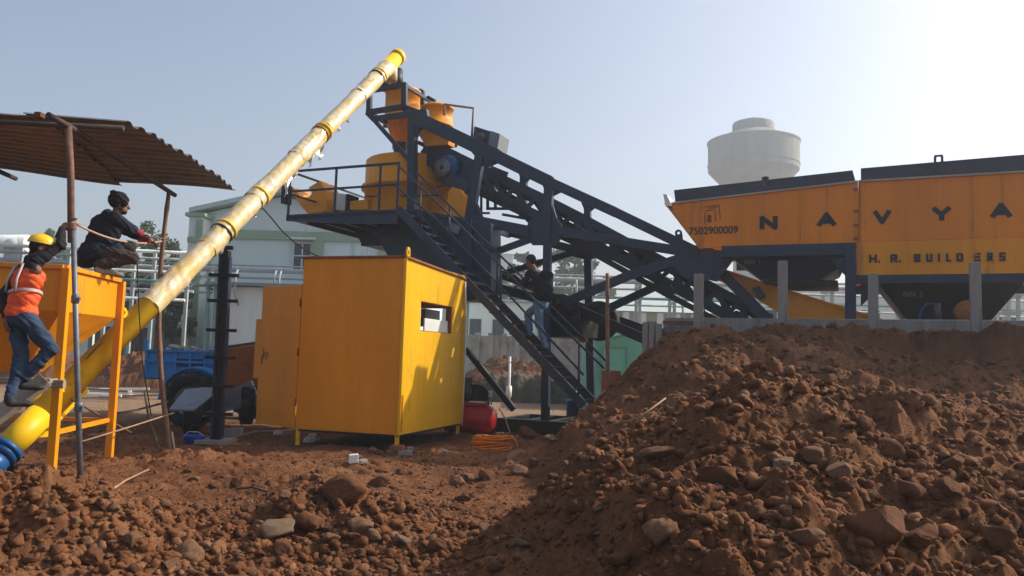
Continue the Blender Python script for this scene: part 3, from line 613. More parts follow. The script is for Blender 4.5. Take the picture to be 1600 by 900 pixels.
    # cross members joining the trusses
    for px, py in ((855, 360), (735, 345), (1091, 412), (645, 190), (645, 330)):
        m = MB(); a = C(px, py, cN); m.bar(a, a+VV*(cF-cN), .09, .09); m.build('cross_member', navy, t)
    # --- conveyor between the trusses
    cc = 15.5; line = [(664, 237), (712, 259), (771, 289), (856, 329), (915, 359), (980, 394), (1050, 431), (1120, 468), (1206, 514)]
    cv = MB(); 
    for side in (-.42, .42):
        for (x0, y0), (x1, y1) in zip(line[:-1], line[1:]):
            bars(cv, cc+side, [(x0, y0-16, x1, y1-16, 13), (x0, y0+16, x1, y1+16, 16)], .06)
    conv = cv.build('conveyor_frame', navy, t)
    for side, lacing in ((-.42, 1), (.42, 0)):
        lm = MB()
        for (x0, y0), (x1, y1) in zip(line[1:-1], line[2:]):
            n = max(2, round((x1-x0)/(17 if lacing else 30)))
            for i in range(n):
                f0, f1 = i/n, (i+1)/n; xa, ya = x0+(x1-x0)*f0, y0+(y1-y0)*f0; xb, yb = x0+(x1-x0)*f1, y0+(y1-y0)*f1
                bars(lm, cc+side, [((xa, ya+13, xb, yb-13, 7) if i % 2 else (xa, ya-13, xb, yb+13, 8))], .04)
        lm.build('lacing', navy, conv)
    bm_ = MB()
    for (x0, y0), (x1, y1) in zip(line[:-1], line[1:]):
        bars(bm_, cc, [(x0, y0-9, x1, y1-9, 6)], .66); bars(bm_, cc-.385, [(x0, y0-7, x1, y1-7, 10)], .02); bars(bm_, cc, [(x0, y0+10, x1, y1+10, 3)], .66)
    bm_.build('belt', belt, conv)
    for i in range(26):
        f = i/25*(len(line)-1.001); k = int(f); f -= k; x = line[k][0]*(1-f)+line[k+1][0]*f; y = line[k][1]*(1-f)+line[k+1][1]*f
        a = C(x, y-5+(i % 2)*10, cc-.36); r_ = MB(); r_.tube([a, a+VV*.72], .055, 10); r_.build('idler_roller', black, conv)
    m = MB(); bars(m, cN+.2, [(880, 370, 940, 403, 9), (938, 402, 1040, 459, 9), (1038, 458, 1142, 512, 9)], .08); bars(m, cN+.2, [(1000, 432, 1003, 424, 8), (1040, 446, 1048, 462, 16), (1090, 470, 1098, 490, 10)], .06); m.build('walkway_rail', black, t)
    m = MB(); bars(m, cN+.35, [(738, 292, 800, 322, 4), (742, 300, 850, 352, 5), (752, 306, 752, 345, 3), (762, 310, 762, 328, 4), (774, 300, 774, 328, 4), (735, 305, 752, 303, 3), (736, 333, 765, 333, 3), (762, 326, 800, 326, 4), (800, 318, 830, 350, 5), (785, 335, 840, 345, 4)], .04)
    m.build('walkway_rail', black, t)
    # head housing and belt drive motor
    m = MB(); m.prism([C(x, y, 14.95) for x, y in ((657, 236), (668, 223), (684, 221), (700, 230), (745, 252), (745, 288), (714, 280), (657, 254))], VV*1.05); hh = m.build('belt_head_housing', navy, t, .01)
    mo = C(697, 258, 14.75); m = MB(); ax = (UU*.15+VV).normalized()
    m.lathe(mo, [(.01, 0), (.17, .0), (.22, .05), (.22, .32), (.19, .36)], 24, axis=ax); pm = m.build('drive_motor', motorblue, hh)
    m = MB()
    for k in range(20):
        a = k*math.pi/10; rr = .235; q = mo+UU*math.cos(a)*rr+ZZ*math.sin(a)*rr; m.box(q+ax*.2, (.03, .24, .03), (UU, ax, ZZ))
    m.build('cooling_fin', motorblue, hh)
    m = MB(); m.lathe(C(690, 262, 14.70)+UU*-.0, [(.05, 0), (.20, .0), (.20, .04)], 20, axis=ax); m.tube([C(708, 246, 14.8), C(712, 262, 14.8), C(706, 275, 14.8)], .025, 6); m.build('motor_cover', MATS['grey_plate'], hh)
    m = MB(); m.bar(C(700, 277, 14.9), C(738, 296, 14.9), .28, .3, VV); m.build('gear_case', navy, hh, .02)
    # electric box on the chord
    m = MB(); m.prism([C(x, y, 14.9) for x, y in ((741, 197), (766, 205), (760, 240), (737, 230))], (UU*.12+VV*.6)); eb = m.build('electric_box', navy, t, .008)
    p0 = C(766, 204, 14.86); p1 = C(760, 240, 14.86); m = MB(); m.prism([p0, C(781, 209, 14.86), C(775, 246, 14.86), p1], VV*.5); m.build('box_lit_side', grey, eb, .004)  # sunlit side of the dark box, its brightness put in as grey
    m = MB(); m.lathe(C(749, 216, 14.84), [(.01, -.05), (.11, -.05), (.13, .02), (.13, .1)], 18, axis=VV); m.build('fan_guard', pumpgrey, eb)
    m = MB(); m.tube([C(694, 180, 14.9), C(694, 163, 14.9), C(740, 169, 14.9), C(737, 218, 14.9)], .028, 8); m.build('bent_pipe', tan, t)
    # --- tower head, top frame
    m = MB(); plate(m, cN-.05, [(641, 172), (666, 170), (669, 190), (655, 200), (650, 212), (638, 212)], .12); m.build('head_plate', navy, t, .004)
    m = MB()
    bars(m, cN+.1, [(578, 142, 635, 132, 7), (632, 130, 632, 172, 9), (577, 143, 577, 180, 8), (573, 176, 636, 166, 8), (583, 186, 648, 177, 8), (574, 176, 588, 190, 8), (585, 188, 650, 262, 6), (630, 166, 660, 177, 6)], .09)
    bars(m, cF-.2, [(610, 150, 660, 142, 6), (660, 142, 662, 195, 7), (600, 196, 676, 190, 7)], .09)
    a = C(578, 178, cN+.1); m.bar(a, a+VV*1.7, .09); a = C(632, 170, cN+.1); m.bar(a, a+VV*1.7, .09); a = C(632, 133, cN+.1); m.bar(a, a+VV*1.2, .07)
    m.build('top_frame', navy, t, .004)
    # --- weigh hoppers
    for ctr_px, ct, rt, yt, yc, yb, rb in ((630, 15.55, 27, 142, 186, 226, 12), (683, 15.5, 25, 168, 196, 230, 12)):
        p = C(ctr_px, yt, ct); k = ppm(p); z1 = p.z; z2 = C(ctr_px, yc, ct).z; z3 = C(ctr_px, yb, ct).z; m = MB(); r_ = rt/k
        m.lathe((p.x, p.y, 0), [(.01, z1+.06), (r_*.7, z1+.05), (r_, z1), (r_*1.05, z1-.02), (r_*1.05, z1-.06), (r_, z1-.06), (r_, z2), (r_*1.05, z2), (r_*1.05, z2-.05), (r_*.95, z2-.05), (rb/k, z3)], 36)
        h_ = m.build('weigh_hopper', orange, t)
        m = MB(); m.lathe((p.x, p.y, 0), [(rb/k*1.1, z3+.03), (rb/k*1.1, z3-.08), (rb/k*.8, z3-.2), (rb/k*.8, z3-.34)], 18); m.build('outlet_valve', navy, h_)
        m = MB(); m.box((p.x+r_*.6, p.y-r_*.85, z1-.55), (.34, .2, .10), ((V((.9, -.2, -.35))).normalized(), V((.2, .97, 0)).normalized(), V((.34, -.07, .93)).normalized())); m.build('vibrator', rusty, h_, .02)
    m = MB(); m.prism([C(653, 208, 14.8), C(660, 195, 14.8), C(690, 200, 14.8), C(702, 214, 14.8), C(700, 226, 14.8), C(664, 228, 14.8)], VV*.3); m.build('chute_hood', orange, t, .01)
    m = MB(); p = C(681, 168, 15.4); m.tube([C(668, 152, 15.4), C(679, 158, 15.4), C(681, 170, 15.4)], .045, 8); m.build('vent_pipe', navy, t)
    # --- boots under the auger head
    m = MB(); m.tube([C(618, 110, 15.7), C(621, 138, 15.7)], [.17, .14], 16); m.tube([C(605, 112, 15.5), C(602, 125, 15.5), C(603, 142, 15.5)], [.06, .10, .09], 12); m.build('rubber_boot', black, t)
    # --- mixer
    p = C(648, 256, 15.75); k = ppm(p); r_ = 75/k; zt = p.z; zb = C(648, 345, 15.75).z; zm = C(640, 300, 15.75).z; m = MB()
    m.lathe((p.x, p.y, 0), [(.01, zt+.05), (r_*.5, zt+.04), (r_*.97, zt), (r_, zt-.03), (r_, zm+.05), (r_*1.07, zm+.05), (r_*1.07, zm-.03), (r_, zm-.05), (r_*.99, zb)], 64); mx = m.build('mixer_drum', orange, t)
    m = MB(); q = C(716, 322, 14.75)
    m.prism([C(x, y, 14.6) for x, y in ((698, 318), (700, 300), (706, 292), (720, 296), (726, 308), (722, 338), (716, 342), (700, 336))], VV*.55); m.build('inspection_door', orange, mx, .01)
    m = MB(); m.tube([C(x, y, 14.7) for x, y in ((682, 291), (700, 290), (715, 298), (723, 312), (722, 340))], .022, 8); m.tube([C(572, 307, 14.7), C(640, 306, 14.7), C(690, 305, 14.7)], .015, 6); m.build('grease_pipe', navy, mx)
    m = MB(); m.prism([C(x, y, 14.7) for x, y in ((541, 315), (574, 311), (574, 328), (541, 328))], VV*1.0); m.build('gear_guard', orange, t, .01)
    # crescent shaped discharge door standing on the deck
    m = MB(); pts = [(454, 291), (462, 297), (470, 308), (482, 308), (487, 302), (482, 293), (500, 282), (508, 296), (511, 312), (508, 330), (480, 333), (470, 322), (460, 308)]
    m.prism([C(x, y, 14.4) for x, y in pts], VV*.55); m.build('discharge_door', orange, t, .008)
    m = MB(); m.prism([C(x, y, 14.7) for x, y in ((524, 301), (540, 303), (539, 329), (523, 328))], VV*.35); wb = m.build('white_box', white, t, .006)
    m = MB(); m.prism([C(x, y, 14.65) for x, y in ((540.5, 303), (545, 303), (544, 328), (539.5, 328))], VV*.4); m.build('box_side', black, wb); m = MB(); m.prism([C(x, y, 14.65) for x, y in ((516.5, 301), (519, 301), (518, 328), (515.5, 328))], VV*.1); m.build('box_post', black, wb)
    # --- deck
    cD = 13.45; z = 4.36; a = C(447, 337, cD); b = C(622, 325, cD); a.z = b.z = (a.z+b.z)/2; zt = a.z; dm = MB()
    dm.prism([a, b, b+VV*3.6, a+VV*3.6], (0, 0, -.10))
    dm.prism([a-ZZ*.03, b-ZZ*.03, b-ZZ*.30+UU*0, a+UU*1.2-ZZ*.22, a-ZZ*.13], VV*.05); dm.prism([a+VV*3.4-ZZ*.1, b+VV*3.4-ZZ*.1, b+VV*3.4-ZZ*.35, a+VV*3.4-ZZ*.25], VV*.1)
    for i in range(5):
        q = a+UU*(.5+i*.45); dm.bar(q+VV*.1-ZZ*.16, q+VV*3.4-ZZ*.16, .06, .12)
    deck = dm.build('deck', navy, t, .004)
    rl = MB(); s = .022
    def pst(q, h=.95, r=s): rl.bar(q, q+ZZ*h, r*2)
    tops = []
    for f in (0.01, .44, .83, .985): pst(a.lerp(b, f)+VV*.03, .92)
    a1, b1 = a+VV*.03, b+VV*.03; dl = (b-a)
    rl.bar(a1+ZZ*.93, b1+ZZ*.93, .045); rl.bar(a1+ZZ*.50, b1+ZZ*.50, .04)
    a2 = a+UU*.03; pst(a2+VV*1.3, .92); pst(a2+VV*3.5, .92); rl.bar(a2+ZZ*.928, a2+VV*3.5+ZZ*.928, .04); rl.bar(a2+ZZ*.45, a2+VV*3.5+ZZ*.45, .035)
    c1 = a+VV*3.5; d1 = a.lerp(b, .6)+VV*3.5; rl.bar(c1+ZZ*.926, d1+ZZ*.926, .04); rl.bar(c1+ZZ*.48, d1+ZZ*.48, .035); pst(d1, .92)
    rl.build('railing', navy, deck)
    m = MB(); m.box(a+VV*.1-ZZ*-.45+UU*-.1, (.12, .2, .4), (UU, VV, ZZ)); m.build('lamp_box', black, deck)
    # --- discharge cone and big side body below the mixer
    m = MB(); m.prism([C(x, y, 14.6) for x, y in ((540, 338), (640, 330), (620, 372), (592, 384), (566, 384), (563, 378))], VV*1.3); dc = m.build('discharge_chute', navy, t, .01)
    m = MB(); q = C(578, 380, 15.2); m.lathe((q.x, q.y, q.z), [(.22, .25), (.20, 0), (.20, -.06)], 20); m.build('spout', black, dc)
    m = MB(); m.prism([C(x, y, 14.2) for x, y in ((556, 343), (622, 325), (640, 328), (732, 343), (767, 349), (767, 458), (735, 470), (660, 470), (608, 404), (590, 372))], VV*.5); m.build('mixer_frame', navy, t, .01)
    m = MB(); bars(m, 14.15, [(622, 326, 640, 344, 3), (640, 328, 735, 345, 5), (735, 345, 735, 460, 5)], .04); m.build('frame_edge', navy, t)
    m = MB(); bars(m, 14.16, [(700, 352, 718, 360, 13)], .02); m.build('name_plate', grey, t)
    # --- axle, tyres, chassis rails, tank
    m = MB(); bars(m, cN+.55, [(862, 466, 1012, 532, 15)], .12); bars(m, cF-.1, [(880, 470, 1020, 520, 14)], .12); bars(m, 14.9, [(735, 438, 870, 475, 14)], .1); bars(m, 14.91, [(690, 395, 905, 478, 9)], .1); m.build('chassis_rail', black, t, .004)
    tyre_me = None
    for px, py, c_ in ((872, 492, 14.85), (934, 501, 16.1)):
        q = C(px, py, c_); w_ = MB(); R_ = .42; w_.lathe(q, [(.20, 0), (R_*.9, 0), (R_, .05), (R_, .19), (R_*.9, .24), (.20, .24)], 36, axis=VV); wh = w_.build('wheel', rubber, t)
        w_ = MB(); w_.lathe(q, [(.01, .08), (.08, .05), (.1, .09), (.20, .03), (.205, .0), (.22, .0)], 24, axis=VV); w_.build('rim', black, wh)
    m = MB(); m.prism([C(x, y, 14.7) for x, y in ((858, 495), (912, 498), (910, 526), (858, 527))], VV*1.0); m.build('tool_box', black, t, .01)
    m = MB(); m.prism([C(x, y, 15.0) for x, y in ((905, 508), (915, 509), (913, 536), (903, 533))], VV*.2); m.build('mudguard', rusty, t)
    # --- base skid
    m = MB(); a = C(768, 655, cN-.2); b = C(925, 668, cN-.2); a.z = b.z = .22; m.bar(a, b, .16, .26, ZZ); m.bar(a+VV*1.9, b+VV*1.9, .14, .2, ZZ)
    for f in (.02, .3, .52, .97): m.bar(a.lerp(b, f)+ZZ*.02, a.lerp(b, f)+VV*1.9+ZZ*.02, .1, .16)
    m.build('base_skid', black, t, .008)
    m = MB(); q = C(853, 655, cN); 
    for mx_ in (q, C(924, 628, cF)): m.box((mx_.x, mx_.y, .2), (.34, .34, .03), (UU, VV, ZZ)); m.bar((mx_.x, mx_.y, .1), (mx_.x, mx_.y, .6), .13)
    m.build('foot_plate', black, t)
    # --- staircase
    sn, sf = 13.3, 13.98; p0 = C(622, 326, sn); p1 = C(912, 634, sn); m = MB()
    st = MB(); st.bar(p0, p1, .15, .045, VV); st.bar(p0+VV*(sf-sn), p1+VV*(sf-sn), .15, .045, VV); stair = st.build('staircase', navy, t, .004)
    N = 19
    for i in range(N):
        q = p0.lerp(p1, (i+.6)/N); tr = MB(); tr.box(q+VV*((sf-sn)/2)+UU*-.02, (.20, sf-sn+.06 if i > 8 else sf-sn-.05, .03), (UU, VV, ZZ))
        if 9 <= i: pass
        tr.build('tread', navy, stair, .003)
    hr = MB(); h0 = C(620, 256, sn); h1 = C(944, 576, sn); hr.tube([h0, C(684, 318, sn), C(823, 456, sn), h1], .02, 8); hr.tube([C(617, 290, sn), C(680, 341, sn), C(780, 445, sn), C(912, 586, sn)], .02, 8)
    for px, y0, y1 in ((657, 291, 362), (783, 415, 500), (905, 536, 626)): hr.tube([C(px, y0, sn), C(px-1, y1, sn)], .02, 8)
    hr.build('handrail', navy, stair)
    hr = MB(); o_ = VV*(sf-sn)
    hr.tube([C(622, 256, sn)+o_, C(820, 453, sn)+o_, C(930, 564, sn)+o_], .02, 8)
    for f in (.2, .48, .75): q = p0.lerp(p1, f)+o_; hr.tube([q, q+ZZ*.86], .02, 8)
    hr.build('handrail', navy, stair)
    return t
plant()
# ================================================================== AGGREGATE BINS
def bins():
    cB = 14.3; nrm = -VV
    def q(px, py, c=cB): return C(px, py, c)
    G = 'orange aggregate bins'
    def lip(m, a, b, h=.03): m.bar(a, b, h, .05, VV)
    # left bin
    A, B, D, E = q(1039, 319), q(1340.6, 283.6), q(1340.6, 379), q(1092, 388)
    t = thing('aggregate_bin', 'left orange aggregate bin with slanted end, phone number and letters N A', 'bin', (q(1215, 500).x, q(1215, 500).y, 2.18), G)
    m = MB(); m.prism([A, B, D, E], VV*.04); sp = m.build('side_panel', binorange, t, .004)
    m = MB(); m.prism([A+VV*2.0, B+VV*2.0, D+VV*2.0, E+VV*2.0], VV*.04); m.prism([A, A+VV*2.04, E+VV*2.04, E], UU*.04); m.build('end_panel', orange, t)
    m = MB(); m.prism([q(1053, 297, 16.2), q(1332, 266, 16.2), q(1337, 284, 16.2), q(1056, 322, 16.2)], VV*.05); m.build('rear_upstand', navy, t)
    for x in (1158, 1252):
        s_ = MB(); yy = 319-(x-1039)*.1175; s_.bar(q(x, yy+2)-VV*.006, q(x-2 if x < 1200 else x+2, 385)-VV*.006, .02, .02, VV); s_.build('seam', orange, sp)
    m = MB(); lip(m, A-VV*.01, B-VV*.01, .03); m.build('top_lip', mat('lip_pale', (.45, .36, .28), .5), sp)  # pale strip along the panel's top edge
    m = MB(); m.bar(q(1128, 394)+ZZ*0, q(1337, 389), .20, .12, VV); m.bar(q(1128, 394)+VV*2, q(1337, 389)+VV*2, .20, .12, VV); m.build('sill_beam', navy, t, .006)
    for dv_ in (-.01, 2): m = MB(); m.bar(q(1329, 382)+VV*dv_, q(1329, 512)+VV*dv_, .17, .16, VV); m.build('leg', navy, t, .006)
    m = MB(); T = [q(1140, 402), q(1322, 398)]; Bm = [q(1180, 432, 14.9), q(1238, 447, 14.9)]
    m.prism([q(1140, 400, 14.45), q(1322, 396, 14.45), q(1310, 420, 14.6), q(1262, 442, 14.7), q(1190, 437, 14.7)], VV*1.5); hb = m.build('discharge_cone', navy, t, .006)
    m = MB(); m.prism([q(1192, 434, 14.6), q(1309, 438, 14.6), q(1309, 447, 14.6), q(1240, 447, 14.6), q(1192, 441, 14.6)], VV*1.0); m.build('gate', black, hb)
    m = MB(); m.prism([q(1296, 404, 14.28), q(1322, 402, 14.28), q(1322, 432, 14.28)], VV*.05); m.build('gusset_plate', navy, t)
    text_mesh('lettering', 'BIN 1', q(1163, 413, 14.43), UU, ZZ, .085, paintwht, hb)
    m = MB(); m.prism([q(1036, 303, 14.2), q(1042, 304, 14.2), q(1050, 322, 14.2), q(1040, 322, 14.2)], VV*.5); m.build('plastic_wrapping', white, t)
    text_mesh('lettering', '7502900009', q(1077, 367)-VV*.006, (UU*.998-ZZ*.0).normalized(), ZZ, .135, paintblk, sp, off=.012, width=(q(1153, 360)-q(1077, 360)).length)
    e = MB()   # small square emblem
    o = q(1112, 338)-VV*.008; e.box(o-UU*.04-ZZ*.04, (.07, .004, .13), (UU, VV, ZZ))
    for a_, b_ in (((-.12, .17), (.14, .20)), ((-.12, .10), (.06, .12)), ((.13, .20), (.15, -.06)), ((-.12, .06), (-.12, -.14)), ((.06, .10), (.07, -.10)), ((-.06, .145), (.10, .165))): e.bar(o+UU*a_[0]+ZZ*a_[1], o+UU*b_[0]+ZZ*b_[1], .012, .004, VV)
    e.build('emblem', mat('worn_black_mark', (.16, .06, .02), .7), sp)
    LP = sp
    for ch, x0, x1, yt, yb in (('N', 1187, 1215, 337, 360), ('A', 1276, 1307, 332, 355)):
        a = q(x0, yb)-VV*.004; b = q(x1, yb-.06*0)-VV*.004; h = (q(x0, yt)-q(x0, yb)).z; ux = (b-a); ux.z = 0; lm = MB(); glyph(lm, ch, a, ux.normalized(), ZZ, ux.length, h, h*.30, -VV); lm.build('letter', paintblk, LP)
    m = MB(); m.bar(q(1196, 276, 15), q(1196, 290, 15), .05); m.box(q(1196, 279, 15)-VV*.0, (.12, .05, .05), (UU, VV, ZZ)); m.build('lifting_eye', navy, t)
    # right bin
    t2 = thing('aggregate_bin', 'right orange aggregate bin with letters V Y A above the builders line', 'bin', (q(1480, 500).x, q(1480, 500).y, 2.18), G)
    xr = 1830
    def ext(x, yl, slope): return q(x, yl+slope*(x-1342))
    A, B = q(1341.2, 283.4), ext(xr, 283.3, -.058); D = q(1340, 378); E_ = ext(xr, 378, -.024)
    B.z = A.z+(A.z*0)+.02; E_.z = D.z
    m = MB(); m.prism([A, B, E_, D], VV*.04); sp2 = m.build('side_panel', binorange, t2, .004)
    F_ = q(1338, 430); G_ = V((E_.x, E_.y, F_.z)); m = MB(); m.prism([D-VV*.012-ZZ*.01, E_-VV*.012-ZZ*.01, G_-VV*.012, F_-VV*.012], VV*.03); lp = m.build('lower_panel', orange, t2, .003)
    m = MB(); m.prism([A+VV*2.0, B+VV*2.0, G_+VV*2.0, F_+VV*2.0], VV*.04); m.prism([A, A+VV*2.04, F_+VV*2.04, F_], UU*.04); m.build('end_panel', orange, t2)
    a = q(1345, 263, 15.6); b = q(1700, 233, 15.6); m = MB(); m.prism([a, b, b-ZZ*.6, a-ZZ*.4], VV*.05); m.build('rear_upstand', navy, t2)
    sm_ = MB()
    for x in (1418, 1523, 1640):
        p_ = q(x, 330); sm_.bar(V((p_.x, p_.y, A.z-.03))-VV*.01, V((p_.x, p_.y, D.z+.02))-VV*.01, .02, .02, VV); sm_.bar(V((p_.x, p_.y, D.z-.03))-VV*.02, V((p_.x, p_.y, F_.z+.02))-VV*.02, .015, .02, VV)
    sm_.build('seam', orange, sp2)
    for py in (296, 330, 352, 372): m = MB(); m.box(q(1337, py)-VV*.012, (.07, .02, .05), (UU, VV, ZZ)); m.build('bolt_plate', rusty, sp2, .004)
    m = MB(); lip(m, A-VV*.01, B-VV*.01, .03); m.build('top_lip', MATS['lip_pale'], sp2)
    m = MB(); a = q(1338, 436)+VV*.04; b = V((G_.x, G_.y, a.z))+VV*.04; m.bar(a, b, .15, .10, VV); m.bar(a+VV*2, b+VV*2, .15, .10, VV); m.build('sill_beam', navy, t2, .006)
    m = MB(); m.prism([q(1371, 441, 14.5), q(1602, 441, 14.5), q(1542, 508, 14.95), q(1424, 508, 14.95)], VV*1.1); hb = m.build('discharge_cone', black, t2, .006)
    m = MB(); m.prism([q(1345, 441, 14.42), q(1372, 441, 14.42), q(1358, 466, 14.42), q(1345, 478, 14.42)], VV*.1); m.build('gusset_plate', navy, t2)
    text_mesh('lettering', 'BIN 3', q(1411, 464, 14.55), UU, ZZ, .09, paintwht, hb)
    m = MB(); m.tube([q(x, y, 14.3) for x, y in ((1436, 510), (1438, 488), (1446, 476), (1458, 474), (1466, 482))], .014, 6); m.build('air_hose', motorblue, hb)
    m = MB(); m.tube([q(1464, 474, 14.3), q(1466, 502, 14.3)], .055, 14); m.build('air_cylinder', pumpgrey, hb)
    m = MB(); m.lathe(q(1511, 486, 14.2), [(.01, 0), (.15, 0), (.17, .03), (.17, .25)], 20, axis=VV); m.build('vibrator', rusty, hb)
    LP = sp2
    for ch, x0, x1, yt, yb in (('V', 1364, 1393, 328, 351), ('Y', 1456, 1487, 323, 347), ('A', 1547, 1582, 317, 342)):
        a = q(x0, yb)-VV*.004; b = q(x1, yb)-VV*.004; h = (q(x0, yt)-q(x0, yb)).z; ux = (b-a); ux.z = 0; lm = MB(); glyph(lm, ch, a, ux.normalized(), ZZ, ux.length, h, h*.30, -VV); lm.build('letter', paintblk, LP)
    for ch, x0, x1 in (('H', 1358, 1370), ('.', 1372, 1375), ('R', 1391, 1402), ('.', 1404, 1407), ('B', 1428, 1438), ('U', 1447, 1457), ('I', 1463, 1471), ('L', 1478, 1486), ('D', 1494, 1505), ('E', 1522, 1532), ('R', 1542, 1551), ('S', 1561, 1571)):
        yb = 411-(x0-1358)*.014; a = q(x0, yb)-VV*.024; b = q(x1, yb)-VV*.024; h = .135; ux = b-a; ux.z = 0; lm = MB(); glyph(lm, ch, a, ux.normalized(), ZZ, ux.length, h, .032, -VV); lm.build('letter', paintblk, lp)
    m = MB(); [m.bar(q(x, 250, 15.3), q(x, 268, 15.3), .03) for x in (1461, 1472)]; m.bar(q(1460, 244, 15.3), q(1473, 243, 15.3), .03); m.bar(q(1461, 244, 15.3), q(1461, 252, 15.3), .03); m.bar(q(1472, 244, 15.3), q(1472, 252, 15.3), .03); m.build('lifting_eye', navy, t2)
    # feeding conveyor skirt in orange, its navy side rail
    t3 = thing('feeder_conveyor', 'inclined orange feeder trough with a navy side rail running under the bins', 'conveyor', (q(1300, 510).x, q(1300, 510).y, 2.18))
    m = MB(); m.prism([q(1112, 420, 15), q(1130, 421, 15), q(1180, 436, 15), q(1225, 453, 15), q(1320, 479, 15), q(1410, 511, 15), q(1255, 513, 15), q(1180, 466, 15), q(1118, 436, 15)], VV*.05); m.prism([q(1130, 421, 15.9), q(1410, 508, 15.9), q(1255, 512, 15.9)], VV*.05); m.build('trough_side', orange, t3)
    m = MB(); m.bar(q(1130, 421, 14.97), q(1225, 453, 14.97), .03, .05, VV); m.bar(q(1225, 453, 14.97), q(1410, 510, 14.97), .03, .05, VV); m.build('trough_lip', orange, t3)
    m = MB(); m.bar(q(1122, 420, 14.8), q(1212, 512, 14.8), .19, .08, VV); m.build('side_rail', navy, t3)
    m = MB(); m.prism([q(1175, 450, 14.85), q(1186, 447, 14.85), q(1196, 462, 14.85), q(1186, 468, 14.85)], VV*.1); m.build('bracket', navy, t3)
bins()
